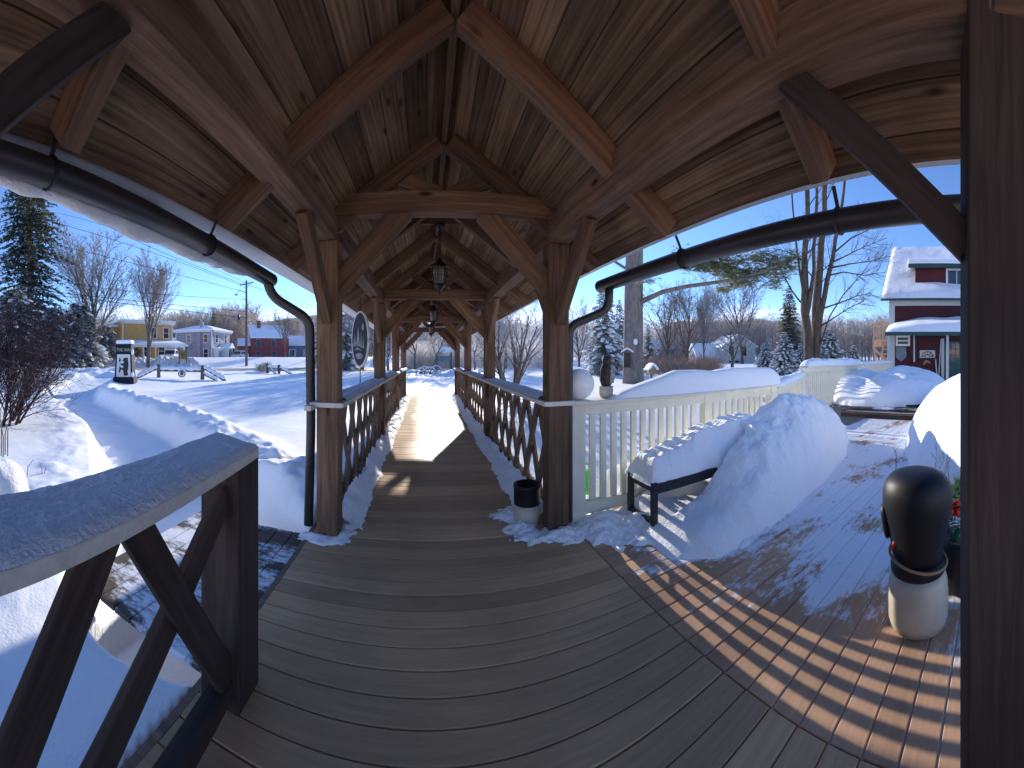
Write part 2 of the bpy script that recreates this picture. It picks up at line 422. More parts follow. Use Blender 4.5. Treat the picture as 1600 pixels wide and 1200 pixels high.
# ------------------------------------------------------------------ mesh building
class MB:
    def __init__(s): s.v = []; s.f = []; s.uv = None
    def add(s, vs, fs):
        o = len(s.v); s.v.extend([tuple(v) for v in vs]); s.f.extend([tuple(i + o for i in f) for f in fs])
    def box(s, c, d, mat=None):
        x, y, z = d[0] / 2, d[1] / 2, d[2] / 2
        vs = [Vector((sx * x, sy * y, sz * z)) for sx in (-1, 1) for sy in (-1, 1) for sz in (-1, 1)]
        if mat is not None: vs = [mat @ v for v in vs]
        c = Vector(c)
        s.add([v + c for v in vs], [(0, 1, 3, 2), (4, 6, 7, 5), (0, 4, 5, 1), (2, 3, 7, 6), (0, 2, 6, 4), (1, 5, 7, 3)])
        return s
    def mm(s, a, b): # min max box
        a, b = Vector(a), Vector(b)
        return s.box((a + b) / 2, b - a)
    def bar(s, p0, p1, w, h, up=(0, 0, 1)):
        p0, p1 = Vector(p0), Vector(p1)
        m = frame(p0, p1, up)
        return s.box((p0 + p1) / 2, ((p1 - p0).length, w, h), m.to_3x3())
    def tube(s, pts, rad, n=6, cap=True):
        pts = [Vector(p) for p in pts]
        if not hasattr(rad, '__len__'): rad = [rad] * len(pts)
        vs = []; fs = []
        d0 = (pts[1] - pts[0]).normalized()
        a = d0.orthogonal().normalized()
        for i, p in enumerate(pts):
            d = (pts[min(i + 1, len(pts) - 1)] - pts[max(i - 1, 0)])
            d = d.normalized() if d.length > 1e-9 else d0
            a = (a - d * a.dot(d))
            a = a.normalized() if a.length > 1e-6 else d.orthogonal().normalized()
            b = d.cross(a)
            for k in range(n):
                t = 2 * math.pi * k / n
                vs.append(p + (a * math.cos(t) + b * math.sin(t)) * rad[i])
        for i in range(len(pts) - 1):
            for k in range(n):
                k2 = (k + 1) % n
                fs.append((i * n + k, i * n + k2, (i + 1) * n + k2, (i + 1) * n + k))
        if cap:
            fs.append(tuple(range(n - 1, -1, -1))); fs.append(tuple((len(pts) - 1) * n + k for k in range(n)))
        s.add(vs, fs); return s
    def lathe(s, prof, n=24, c=(0, 0, 0)):
        c = Vector(c); vs = []; fs = []
        for r, z in prof:
            for k in range(n):
                t = 2 * math.pi * k / n
                vs.append(c + Vector((r * math.cos(t), r * math.sin(t), z)))
        for i in range(len(prof) - 1):
            for k in range(n):
                k2 = (k + 1) % n
                fs.append((i * n + k, i * n + k2, (i + 1) * n + k2, (i + 1) * n + k))
        fs.append(tuple(range(n - 1, -1, -1))); fs.append(tuple((len(prof) - 1) * n + k for k in range(n)))
        s.add(vs, fs); return s
    def prism(s, pts2, fn, d0, d1):
        n = len(pts2)
        vs = [fn(p[0], p[1], d0) for p in pts2] + [fn(p[0], p[1], d1) for p in pts2]
        s.add(vs, [tuple(range(n)), tuple(range(2 * n - 1, n - 1, -1))] + [(i, i + n, (i + 1) % n + n, (i + 1) % n) for i in range(n)])
        return s
    def build(s, name, mat, parent=None, smooth=False, bevel=0.0, loc=None, rot=None):
        me = bpy.data.meshes.new(name)
        me.from_pydata(s.v, [], s.f)
        return link(name, me, mat, parent, smooth, bevel, loc, rot)

def link(name, me, mat, parent=None, smooth=False, bevel=0.0, loc=None, rot=None):
    me.materials.append(M[mat] if isinstance(mat, str) else mat)
    if smooth: me.polygons.foreach_set('use_smooth', [True] * len(me.polygons))
    me.update()
    o = bpy.data.objects.new(name, me)
    COL.objects.link(o)
    if loc is not None: o.location = loc
    if rot is not None: o.rotation_euler = rot
    if parent is not None: par(o, parent)
    if bevel:
        b = o.modifiers.new('bevel', 'BEVEL'); b.width = bevel; b.segments = 2; b.limit_method = 'ANGLE'; b.angle_limit = R(40)
    return o

WORLD = {}
def par(o, p):
    o.parent = p
    o.matrix_parent_inverse = WORLD.get(p.name, Matrix.Identity(4)).inverted()
def frame(p0, p1, up=(0, 0, 1)):
    x = (Vector(p1) - Vector(p0)).normalized()
    up = Vector(up)
    if abs(x.dot(up)) > 0.999: up = Vector((0, 1, 0))
    y = up.cross(x).normalized(); z = x.cross(y)
    return Matrix((x, y, z)).transposed().to_4x4()
def tag(o, label=None, cat=None, group=None, kind=None):
    if label: o['label'] = label
    if cat: o['category'] = cat
    if group: o['group'] = group
    if kind: o['kind'] = kind
    return o
def empty(name, loc, label, cat, group=None, fixed=True):
    """an Empty at a thing's base; fixed: children are given in world coordinates"""
    o = bpy.data.objects.new(name, None)
    o.empty_display_size = 0.1
    COL.objects.link(o); o.location = loc
    if fixed: WORLD[o.name] = Matrix.Translation(Vector(loc))
    return tag(o, label, cat, group)
def beam(name, p0, p1, w, h, mat, parent, up=(0, 0, 1), bevel=0.008, roll=0.0):
    """a squared timber: its own local X runs along the grain"""
    p0, p1 = Vector(p0), Vector(p1)
    m = MB().box((0, 0, 0), ((p1 - p0).length, w, h))
    o = m.build(name, mat, None, bevel=bevel)
    mt = frame(p0, p1, up)
    if roll: mt = mt @ Matrix.Rotation(roll, 4, 'X')
    mt = Matrix.Translation((p0 + p1) / 2) @ mt
    o.matrix_basis = mt
    if parent is not None: par(o, parent); o.matrix_basis = mt
    return o
def copy_tree(src, loc, rz=0.0, sc=1.0, label=None, group=None):
    c = src.copy(); COL.objects.link(c)
    c.location = loc; c.rotation_euler = (0, 0, rz)
    c.scale = (sc, sc, sc) if not hasattr(sc, '__len__') else sc
    if label: c['label'] = label
    if group: c['group'] = group
    for ch in src.children:
        d = ch.copy(); COL.objects.link(d); d.parent = c
        for g in ch.children:
            e = g.copy(); COL.objects.link(e); e.parent = d
    return c

# ------------------------------------------------------------------ noise in numpy
_rs = np.random.RandomState(5)
_tab = _rs.rand(256, 256)
def vnoise(x, y):
    xi = np.floor(x).astype(int); yi = np.floor(y).astype(int)
    fx = x - xi; fy = y - yi
    fx = fx * fx * (3 - 2 * fx); fy = fy * fy * (3 - 2 * fy)
    g = lambda a, b: _tab[a & 255, b & 255]
    return (g(xi, yi) * (1 - fx) + g(xi + 1, yi) * fx) * (1 - fy) + (g(xi, yi + 1) * (1 - fx) + g(xi + 1, yi + 1) * fx) * fy - 0.5
def fbm(x, y, o=4, gain=0.5):
    s = 0; a = 1.0
    for k in range(o):
        s = s + a * vnoise(x * 2 ** k + 17.3 * k, y * 2 ** k - 9.1 * k); a *= gain
    return s
def sst(a, b, x):
    t = np.clip((x - a) / (b - a), 0, 1); return t * t * (3 - 2 * t)
def segdist(x, y, P):
    best = np.full(np.shape(x), 1e9); 
    for (x0, y0), (x1, y1) in zip(P[:-1], P[1:]):
        dx, dy = x1 - x0, y1 - y0
        t = np.clip(((x - x0) * dx + (y - y0) * dy) / (dx * dx + dy * dy), 0, 1)
        best = np.minimum(best, np.hypot(x - x0 - t * dx, y - y0 - t * dy))
    return best

PATH = [(-1.6, 2.3), (-2.6, 3.3), (-4.0, 4.5), (-6.3, 6.1), (-10.0, 7.75), (-13.6, 9.3), (-16.5, 11.5), (-19, 15)]
def inrect(x, y, x0, x1, y0, y1, m=0.0):
    return sst(x0 - m - 0.02, x0 - m + 0.02, x) * sst(x1 + m + 0.02, x1 + m - 0.02, x) * sst(y0 - m - 0.02, y0 - m + 0.02, y) * sst(y1 + m + 0.02, y1 + m - 0.02, y)
def terrain(x, y):
    x = np.asarray(x, float); y = np.asarray(y, float)
    r = np.hypot(x, y); a = np.degrees(np.arctan2(x, y))
    z = 0.04 + 0.13 * fbm(x / 6.5 + 3, y / 6.5, 3) + 0.018 * fbm(x / 0.9, y / 0.9, 3)
    left = sst(-0.5, -6, a)
    z = z + left * 1.35 * sst(50, 66, r) + (1 - left) * (0.5 * sst(34, 60, r))
    # ploughed banks either side of the road
    rough = 0.5 + fbm(x / 1.3 + 40, y / 1.3, 4, 0.6)
    bank = sst(-33, -37, a)
    z = z + bank * np.exp(-((r - 50) / 2.2) ** 2) * (0.45 + 0.3 * (rough - 0.5))
    z = z + sst(-45, -52, a) * np.exp(-((r - 36.5) / 1.5) ** 2) * (0.22 + 0.30 * rough)
    z = z + sst(-38, -50, a) * np.exp(-((r - 29) / 4.0) ** 2) * (0.25 + 0.5 * rough)
    z = z + np.exp(-((r - 33.5) / 1.1) ** 2) * sst(14, 5, np.abs(a - 3)) * (0.15 + 0.35 * rough)
    # shovelled path: flat floor, steep sides, thrown-up lumps along the rim
    d = segdist(x, y, PATH)
    wob = 0.10 * fbm(x / 0.8, y / 0.8, 3)
    w = 0.62 + 0.02 * r
    cr = sst(-0.3, 0.3, (y - 2.3) + 0.62 * (x + 1.6))      # right hand rim is the rough one
    z = z + (0.05 + 0.11 * cr) * np.exp(-((d - w - 0.75) / 0.42) ** 2) * (0.35 + 1.2 * (0.5 + fbm(x / 0.5 + 9, y / 0.5, 4, 0.6))) * sst(1.5, 3.5, r)
    tr = sst(w + 0.42 + wob, w + wob, d) * sst(26, 18, r)
    z = z * (1 - tr) + tr * (-0.55 + 0.05 * fbm(x / 0.5, y / 0.5, 3))
    # low drift between landing and walkway
    z = z + 0.22 * np.exp(-((x + 1.75) / 0.75) ** 2 - ((y - 3.95) / 0.7) ** 2)
    # driven snow in front of the walkway's far end
    drv = sst(14.0, 15.2, y) * sst(31, 29, y) * sst(9, 5, np.abs(x - 1))
    z = z * (1 - drv) + drv * (-0.06 + 0.03 * fbm(x / 0.7, y / 3.0, 3))
    # under the decks
    k = np.maximum.reduce([inrect(x, y, -0.98, 1.30, -6, 14.3, 0.03), inrect(x, y, -2.15, -0.9, 1.5, 3.05, 0.0),
                           inrect(x, y, 1.2, 9.0, -6, 3.3, 0.0), inrect(x, y, 8.5, 22, -8, 5.95, 0.0)])
    z = z * (1 - k) - 0.75 * k
    # keep the yard beside the right deck a little lower
    side = sst(1.35, 1.9, x) * sst(11, 8, x) * sst(3.2, 3.5, y) * sst(9, 6, y)
    z = z - 0.25 * side
    z = z + 0.52 * sst(1.75, 2.2, x) * sst(5.0, 4.3, x) * sst(3.3, 3.38, y) * sst(4.6, 3.7, y)  # added drift, raised behind the railing to block low sun under the bench
    return z
def tz(x, y): return float(terrain(np.array([x]), np.array([y]))[0])

def grid_mesh(name, X, Y, Z, mat, parent=None, keep=None, smooth=True):
    nr, nc = X.shape
    me = bpy.data.meshes.new(name)
    v = np.stack([X, Y, Z], -1).reshape(-1, 3)
    i = np.arange(nr * nc).reshape(nr, nc)
    q = np.stack([i[:-1, :-1], i[:-1, 1:], i[1:, 1:], i[1:, :-1]], -1).reshape(-1, 4)
    if keep is not None:
        k = keep.reshape(-1); q = q[k[q].any(1)]
        used = np.unique(q); remap = np.full(len(v), -1); remap[used] = np.arange(len(used)); v = v[used]; q = remap[q]
    me.vertices.add(len(v)); me.vertices.foreach_set('co', v.astype(np.float32).reshape(-1))
    me.loops.add(len(q) * 4); me.loops.foreach_set('vertex_index', q.astype(np.int32).reshape(-1))
    me.polygons.add(len(q)); me.polygons.foreach_set('loop_start', np.arange(0, len(q) * 4, 4, dtype=np.int32))
    me.polygons.foreach_set('loop_total', np.full(len(q), 4, dtype=np.int32))
    me.update(calc_edges=True); me.validate()
    return link(name, me, mat, parent, smooth)

# ------------------------------------------------------------------ setting
aa = np.radians(np.linspace(-125, 150, 720))
rr = np.concatenate([np.linspace(0.6, 4, 70), 4 * (20 / 4) ** (np.arange(1, 171) / 170), 20 * (70 / 20) ** (np.arange(1, 131) / 130), 70 * (1500 / 70) ** (np.arange(1, 41) / 40)])
A, RR = np.meshgrid(aa, rr)
X, Y = RR * np.sin(A), RR * np.cos(A)
g = grid_mesh('snow_ground', X, Y, terrain(X, Y), 'snow')
tag(g, kind='structure')
# the road: a ring sector
aa = np.radians(np.linspace(-85, 2, 200)); rr = np.linspace(38.8, 46.5, 24)
A, RR = np.meshgrid(aa, rr); X, Y = RR * np.sin(A), RR * np.cos(A)
g = grid_mesh('road', X, Y, np.maximum(terrain(X, Y) + 0.03, 0.06 + 0.02 * fbm(X / 3, Y / 3)), 'road'); tag(g, kind='structure')

aa = np.radians(np.linspace(-72, -34.5, 520)); rr = np.linspace(46.8, 53.5, 46)
A, RR = np.meshgrid(aa, rr); X, Y = RR * np.sin(A), RR * np.cos(A)
bt = np.clip(np.minimum(RR - 46.8, 53.5 - RR) / 2.6, 0, 1); ed = np.clip(np.minimum(np.degrees(A) + 72, -34.5 - np.degrees(A)) / 2.0, 0, 1)
g = grid_mesh('ploughed_bank', X, Y, terrain(X, Y) - 0.25 + bt ** 0.7 * ed * (0.95 + 0.75 * fbm(X / 0.9, Y / 0.9, 5, 0.7) + 0.5 * fbm(X / 5, Y / 5, 2)), 'snow_bank')
tag(g, 'long rough bank of ploughed snow along the far side of the road', 'snow bank')
def boards(name, x0, x1, y0, y1, w, mat, axis='x', gap=0.007, th=0.035, zt=0.0, jit=0.0015, seed=3):
    rng = random.Random(seed); m = MB(); att = []
    p = y0 if axis == 'x' else x0; e = y1 if axis == 'x' else x1
    while p < e - 0.02:
        q = min(p + w - gap, e); dz = rng.uniform(-jit, jit); t = rng.random()
        if axis == 'x': m.mm((x0, p, zt - th + dz), (x1, q, zt + dz))
        else: m.mm((p, y0, zt - th + dz), (q, y1, zt + dz))
        att += [t] * 8; p += w
    o = m.build(name, mat)
    a = o.data.attributes.new('board', 'FLOAT', 'POINT'); a.data.foreach_set('value', att)
    bv = o.modifiers.new('bevel', 'BEVEL'); bv.width = 0.004; bv.segments = 1; bv.limit_method = 'ANGLE'
    return o
CX = 0.155
tag(boards('walkway_deck', -0.99, 1.31, -1.6, 14.35, 0.142, 'deck_walk'), kind='structure')
tag(boards('porch_deck', 1.316, 8.62, -2.6, 3.30, 0.142, 'deck_right', seed=8), kind='structure')
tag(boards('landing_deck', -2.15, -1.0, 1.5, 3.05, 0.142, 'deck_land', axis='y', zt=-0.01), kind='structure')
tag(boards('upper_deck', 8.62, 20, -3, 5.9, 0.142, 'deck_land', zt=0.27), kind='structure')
g = MB().mm((1.32, -2.5, -0.03), (8.6, 3.2, -0.012)).build('snow_in_gaps', 'snow'); tag(g, kind='structure')
g = MB().mm((-1.03, -1.6, -0.6), (-0.992, 14.3, -0.003)).mm((1.32, 14.355, -0.6), (-0.95, 14.39, -0.006)).build('deck_skirt', 'timber_grey'); tag(g, kind='structure')
# two low steps up to the upper deck
st = empty('deck_steps', (8.7, 2.6, 0), 'two low dark steps with brown treads between the snow piles on the right deck', 'steps')
MB().mm((8.628, 1.2, 0.0), (8.66, 4.0, 0.105)).build('riser', 'timber_dark', st)
MB().mm((8.60, 1.2, 0.105), (9.08, 4.0, 0.14)).build('tread', 'timber_grey', st)
MB().mm((8.69, 1.3, 0.141), (9.07, 3.9, 0.165)).build('snow_cover', 'snow_lump', st)
MB().mm((9.09, 1.6, 0.14), (9.12, 3.1, 0.235)).build('riser', 'timber_dark', st)
MB().mm((9.06, 1.6, 0.276), (9.5, 3.1, 0.31)).build('tread', 'timber_dark', st)

# ------------------------------------------------------------------ covered walkway
PY = [3.12, 6.61, 10.10, 13.59]
LX, RX = CX - 1.0, CX + 1.0
def off(y):
    return float(np.interp(y, [0, 3.12, 6.61, 10.1, 13.59, 15], [0.05, 0.04, 0.0, -0.045, -0.075, -0.085]))
PITCH = 0.74
def sheath(t, y): return E + 1.93 - PITCH * t + off(y)     # underside of the roof boards
cw = empty('covered_walkway', (CX, 7.0, 0), 'covered wooden walkway with open timber roof, lattice sides and plank floor running to the road', 'walkway')
PW = 0.19
TB = {0: 1.215, 1: 1.03, 2: 0.95, 3: 0.905}
PB = 0.965                                                  # plate underside above the eye
def plate_z(y): return E + PB + off(y)
for k, y in enumerate([0.02] + PY):
    for sx, x in ((-1, LX), (1, RX)):
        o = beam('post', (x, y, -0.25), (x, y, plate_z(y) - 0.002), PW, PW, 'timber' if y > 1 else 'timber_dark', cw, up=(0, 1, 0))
        if k == 0 and sx > 0:
            mt = Matrix.Translation((x + 0.015, y + 0.0, 1.2)) @ Matrix.Rotation(R(13), 4, 'Z') @ frame((0, 0, 0), (0, 0, 1), (0, 1, 0))
            o.matrix_basis = mt
# plates, one timber per bay
ys = [-1.6, 0.02] + PY + [14.15]
for a, b in zip(ys[:-1], ys[1:]):
    for x in (LX, RX):
        beam('top_plate', (x, a, plate_z(a) + 0.11), (x, b, plate_z(b) + 0.11), 0.17, 0.22, 'timber', cw)
# ties, cross braces, struts
for k, y in enumerate(PY):
    zb = E + TB[k]; th = 0.175
    beam('tie_beam', (LX - 0.02, y, zb + th / 2), (RX + 0.02, y, zb + th / 2), 0.165, th, 'timber', cw)
    for s, x in ((1, LX), (-1, RX)):
        lo = zb - 0.60
        p0 = Vector((x + s * (PW / 2 - 0.05), y, lo - 0.02)); p1 = Vector((x + s * (PW / 2 + 0.56), y, zb + 0.03))
        beam('brace', p0, p1, 0.075, 0.19, 'timber', cw)
    # V struts from the tie's middle up to the rafters
    for s in (-1, 1):
        zt = zb + th
        p0 = Vector((CX + s * 0.03, y + 0.02, zt - 0.01)); t = 0.42
        p1 = Vector((CX + s * t, y + 0.02, sheath(t, y) - 0.11))
        beam('strut', p0, p1, 0.06, 0.13, 'timber', cw)
# braces along the plates
for y in [0.02] + PY:
    for x in (LX, RX):
        for s in (-1, 1):
            if (y > 13 and s > 0) or (y < 1 and s < 0): continue
            y2 = y + s * 0.72
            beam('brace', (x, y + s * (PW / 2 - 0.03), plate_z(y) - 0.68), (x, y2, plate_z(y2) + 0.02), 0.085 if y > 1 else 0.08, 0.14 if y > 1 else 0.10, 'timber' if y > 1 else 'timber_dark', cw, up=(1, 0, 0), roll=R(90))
yb_ = PY[3] + 0.10
gm = MB(); zg_ = E + TB[3]
gm.prism([(RX - 0.05, zg_ - 0.62), (RX - 0.64, zg_ + 0.03), (RX - 0.05, zg_ + 0.03)], lambda a, b, k: (a, k, b), yb_ - 0.03, yb_ - 0.01)
gm.build('sun_block_corner', 'timber', cw)  # added board filling the brace corner so no sun falls through
for s in (-1, 1):
    zt_ = E + TB[3] + 0.176
    t1 = (1.93 + off(yb_) - (zt_ - E)) / PITCH
    lo = 0.25 if s < 0 else 0.04
    P = [(0.0, zt_ + lo + 0.0), (t1 - lo / PITCH - 0.02, zt_ + lo), (0.0, E + 1.93 + off(yb_) - 0.02)]
    m = MB(); m.prism([(CX + s * a, b) for a, b in P], lambda a, b, k: (a, k, b), yb_, yb_ + 0.025)
    m.build('sun_block_gable', 'timber', cw)  # added boards to keep sun out of the far gable, small left gap open
# rafters every 1.163 m
TE = 1.42
yr = [PY[0] + 1.1633 * k for k in range(-4, 10)]
for y in yr + [14.25]:
    for s in (-1, 1):
        dn = Vector((-s * PITCH, 0, -1)).normalized() * 0.082
        p0 = Vector((CX + s * 0.10, y, sheath(0.10, y))) + dn
        p1 = Vector((CX + s * TE, y, sheath(TE, y))) + dn
        beam('rafter', p0, p1, 0.09, 0.16, 'timber', cw, bevel=0.005)
for a, b in zip(ys[:-1], ys[1:]):
    beam('ridge_board', (CX, a, sheath(0, a) - 0.085), (CX, b, sheath(0, b) - 0.085), 0.05, 0.13, 'timber', cw)
# lantern blocking near the ridge
for y in (4.40, 7.90, 11.40):
    zt = sheath(0.30, y) - 0.10
    beam('ridge_block', (CX - 0.36, y, zt), (CX + 0.36, y, zt), 0.05, 0.085, 'timber', cw)
# roof boards (with UVs along the boards), metal skin and snow
def roof_side(s):
    yy = [-1.6, 0.0, 3.12, 6.61, 10.1, 13.59, 14.6]
    vs = []; fs = []; uv = []
    T = [0.0, 1.475]
    for y in yy:
        for t in T:
            z = sheath(t, y); vs.append((CX + s * t, y, z)); vs.append((CX + s * t, y, z + 0.035))
    me = bpy.data.meshes.new('roof_boards')
    n = 4
    for i in range(len(yy) - 1):
        a = i * n; b = a + n
        fs += [(a, b, b + 2, a + 2), (a + 1, a + 3, b + 3, b + 1), (a + 2, b + 2, b + 3, a + 3), (a, a + 1, b + 1, b)]
    fs += [(0, 2, 3, 1), tuple(len(vs) - n + q for q in (0, 1, 3, 2))]
    me.from_pydata(vs, [], fs)
    ul = me.uv_layers.new(name='UVMap')
    for lp in me.loops:
        v = vs[lp.vertex_index]
        ul.data[lp.index].uv = (v[1], abs(v[0] - CX) * 1.244 + (3.1 if s > 0 else 0))
    link('roof_boards', me, 'roof_board', cw)
    # snow load
    Y_, T_ = np.meshgrid(np.linspace(-1.6, 14.6, 240), np.linspace(0.0, 1.0, 14), indexing='ij')
    tt = T_ * (1.60 if s < 0 else 1.53)
    base = E + 1.93 - PITCH * tt + np.interp(Y_, [0, 3.12, 6.61, 10.1, 13.59, 15], [0.05, 0.04, 0.0, -0.045, -0.075, -0.085]) + 0.045
    th = 0.24 + 0.08 * fbm(Y_ / 0.8, tt / 0.8 + 5 * s, 3)
    edge = np.clip((1 - T_) / 0.10, 0, 1) ** 0.5
    top = base + th * (0.25 + 0.75 * edge)
    Xs = CX + s * tt
    X2 = np.concatenate([Xs, Xs[:, ::-1]], 1); Y2 = np.concatenate([Y_, Y_[:, ::-1]], 1); Z2 = np.concatenate([top, base[:, ::-1]], 1)
    X2 = np.concatenate([X2, X2[:, :1]], 1); Y2 = np.concatenate([Y2, Y2[:, :1]], 1); Z2 = np.concatenate([Z2, Z2[:, :1]], 1)
    grid_mesh('roof_snow', X2, Y2, Z2, 'snow', cw)
roof_side(-1); roof_side(1)

# gutters with brackets and downspouts
def gutter(p0, p1, ends, rad=0.062):
    p0, p1 = Vector(p0), Vector(p1)
    o = MB().tube([p0, p1], rad, 20).build('gutter', 'gutter_brown', cw, True)
    return o
gl0, gl1 = Vector((-1.335, 2.95, E + 0.675)), Vector((-1.33, -0.9, E + 0.86))
gr0, gr1 = Vector((1.635, 3.16, E + 0.68)), Vector((1.735, -0.9, E + 0.705))
for a, b, s in ((gl0, gl1, -1), (gr0, gr1, 1)):
    gobj = gutter(a, b, s)
    for y in [q for q in yr if -0.9 < q < 2.9]:
        t = (y - a.y) / (b.y - a.y); c = a.lerp(b, t)
        ring = [c + Vector((math.cos(q) * 0.068, 0, math.sin(q) * 0.068)) for q in np.linspace(0, 2 * math.pi, 17)]
        m = MB()
        m.tube(ring, 0.006, 5)
        m.bar(c + Vector((-s * 0.02, 0, 0.06)), c + Vector((-s * 0.07, 0, 0.15)), 0.02, 0.006)
        m.build('gutter_bracket', 'black_iron', gobj)
    # thin strip of snow seen between gutter and roof edge is the roof snow itself
# frozen snow hanging over the outside of the left gutter
Yf, Qf = np.meshgrid(np.linspace(-0.9, 2.86, 130), np.linspace(0, 2 * math.pi, 21), indexing='ij')
tf = (Yf - gl0.y) / (gl1.y - gl0.y)
lum = 0.5 + fbm(Yf * 1.9 + 2, Yf * 0 + 4, 4, 0.6)
rz_ = (0.045 + 0.075 * lum) * np.clip((2.90 - Yf) / 0.9, 0.02, 1) ** 0.6; rx_ = 0.045 + 0.025 * lum
cxf = gl0.x + (gl1.x - gl0.x) * tf - 0.09; czf = gl0.z + (gl1.z - gl0.z) * tf + 0.045 - 0.45 * rz_
grid_mesh('gutter_snow', cxf + rx_ * np.cos(Qf), Yf, czf + rz_ * np.sin(Qf) * (1 + 0.25 * fbm(Yf * 8, Qf, 2)), 'ice', cw)
def arcpath(P, rad=0.09, n=6):
    out = [Vector(P[0])]
    for i in range(1, len(P) - 1):
        a, b, c = Vector(P[i - 1]), Vector(P[i]), Vector(P[i + 1])
        d0 = (a - b).normalized(); d1 = (c - b).normalized()
        q0, q1 = b + d0 * rad, b + d1 * rad
        for k in range(n + 1):
            t = k / n
            out.append(q0.lerp(b, t).lerp(b.lerp(q1, t), t))
    out.append(Vector(P[-1])); return out
dl = [gl0 + Vector((0.0, -0.07, -0.03)), pt(424, 463, 3.21), pt(484, 500, 3.22), pt(486, 660, 3.30), pt(482, 820, 3.26)]
MB().tube(arcpath(dl, 0.10), 0.042, 14).build('downspout', 'gutter_brown', cw, True)
dr = [gr0 + Vector((0.0, -0.18, -0.03)), pt(951, 484, 3.45), pt(889, 510, 3.36), pt(888, 620, 3.36), Vector((pt(888, 620, 3.36).x, pt(888, 620, 3.36).y, 0.05))]
MB().tube(arcpath(dr, 0.10), 0.040, 14).build('downspout', 'gutter_brown', cw, True)
# two small floodlights under the eaves
for x, y, z in ((LX - 0.12, 4.05, E + 0.80), (RX + 0.16, 4.2, E + 0.83)):
    m = MB().tube([(x, y, z + 0.09), (x, y, z)], 0.02, 8).tube([(x, y + 0.03, z + 0.01), (x, y - 0.06, z - 0.03)], [0.03, 0.05], 12)
    m.build('floodlight', 'black_iron', cw)

# lattice side panels with cap boards
def capz(y): return float(np.interp(y, [3.12, 13.6], [1.14, 1.10]))
def side_panel(x, ya, yb, s):
    rng = random.Random(int(ya * 10) + s)
    zb = 0.10; zt = capz((ya + yb) / 2) - 0.045
    a0, b0 = ya + PW / 2, yb - PW / 2
    m = MB()
    run = (zt - zb) / math.tan(R(62))
    for dirn, dx in ((1, 0.017), (-1, -0.017)):
        p = a0 - run
        while p < b0 + run:
            q0, q1 = (p, p + run) if dirn > 0 else (p + run, p)
            # clip to the bay
            z0, z1 = zb, zt
            def clip(q0, z0, q1, z1):
                pts = [(q0, z0), (q1, z1)]
                res = []
                t0, t1 = 0.0, 1.0
                dq = q1 - q0
                for lim, sg in ((a0 + 0.005, 1), (b0 - 0.005, -1)):
                    # need sg*(q - lim) >= 0
                    f0 = sg * (q0 - lim); f1 = sg * (q1 - lim)
                    if f0 < 0 and f1 < 0: return None
                    if f0 < 0: t0 = max(t0, f0 / (f0 - f1))
                    if f1 < 0: t1 = min(t1, f0 / (f0 - f1))
                if t1 - t0 < 0.08: return None
                return (q0 + dq * t0, z0 + (z1 - z0) * t0, q0 + dq * t1, z0 + (z1 - z0) * t1)
            c = clip(q0, z0, q1, z1)
            if c: m.bar((x + dx, c[0], c[1]), (x + dx, c[2], c[3]), 0.028, 0.085, up=(1, 0, 0)) if False else m.bar((x + dx, c[0], c[1]), (x + dx, c[2], c[3]), 0.030, 0.100)
            p += 0.46
    m.mm((x - 0.045, a0, 0.03), (x + 0.045, b0, zb))
    rl = m.build('railing', 'timber_grey', cw)
    cap = beam('cap_board', (x - 0.0 * s, ya + (-0.13 if ya < 3.2 else 0.0) + 0.002, capz(ya)), (x, yb - 0.0, capz(yb)), 0.30, 0.042, 'cap_board', None)
    par(cap, rl)
    Yg, Tg = np.meshgrid(np.linspace(a0 + 0.02, b0 - 0.02, 60), np.linspace(-1, 1, 12), indexing='ij')
    Zg = np.interp(Yg, [3.12, 13.6], [1.14, 1.10]) + 0.0215 + (0.022 + 0.02 * fbm(Yg * 2, Tg * 2, 3)) * np.sqrt(np.clip(1 - Tg ** 6, 0, 1))
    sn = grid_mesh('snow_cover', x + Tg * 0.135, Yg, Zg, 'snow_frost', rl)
    return rl
for ya, yb in zip(PY[:-1], PY[1:]):
    side_panel(LX, ya, yb, -1); side_panel(RX, ya, yb, 1)
# cap stub at left near post (outer side)
# snow swept against both sides of the floor
def floor_snow(x, s, y0, y1, seed):
    Yg, Tg = np.meshgrid(np.linspace(y0, y1, 420), np.linspace(0, 1, 14), indexing='ij')
    wid = 0.215 + 0.055 * fbm(Yg * 2.1 + seed, Yg * 0 + seed, 4, 0.6) + 0.035 * fbm(Yg * 13, Yg * 0 + 3 + seed, 3)
    hgt = 0.15 + 0.08 * fbm(Yg * 1.1 + seed, Tg * 2, 3)
    Z = 0.002 + hgt * (1 - Tg) ** 1.2 * (1 + 0.5 * fbm(Yg * 9, Tg * 4 + seed, 3)) - 0.004 * Tg
    o = grid_mesh('snow_strip', x + s * Tg * wid, Yg, Z, 'snow_lump')
    return o
tag(floor_snow(LX + 0.04, 1, 3.22, 14.2, 3), 'low ridge of swept snow along the left foot of the walkway lattice', 'snow ridge', 'swept snow along the walkway sides')
tag(floor_snow(RX - 0.04, -1, 3.22, 14.2, 11), 'low ridge of swept snow along the right foot of the walkway lattice', 'snow ridge', 'swept snow along the walkway sides')

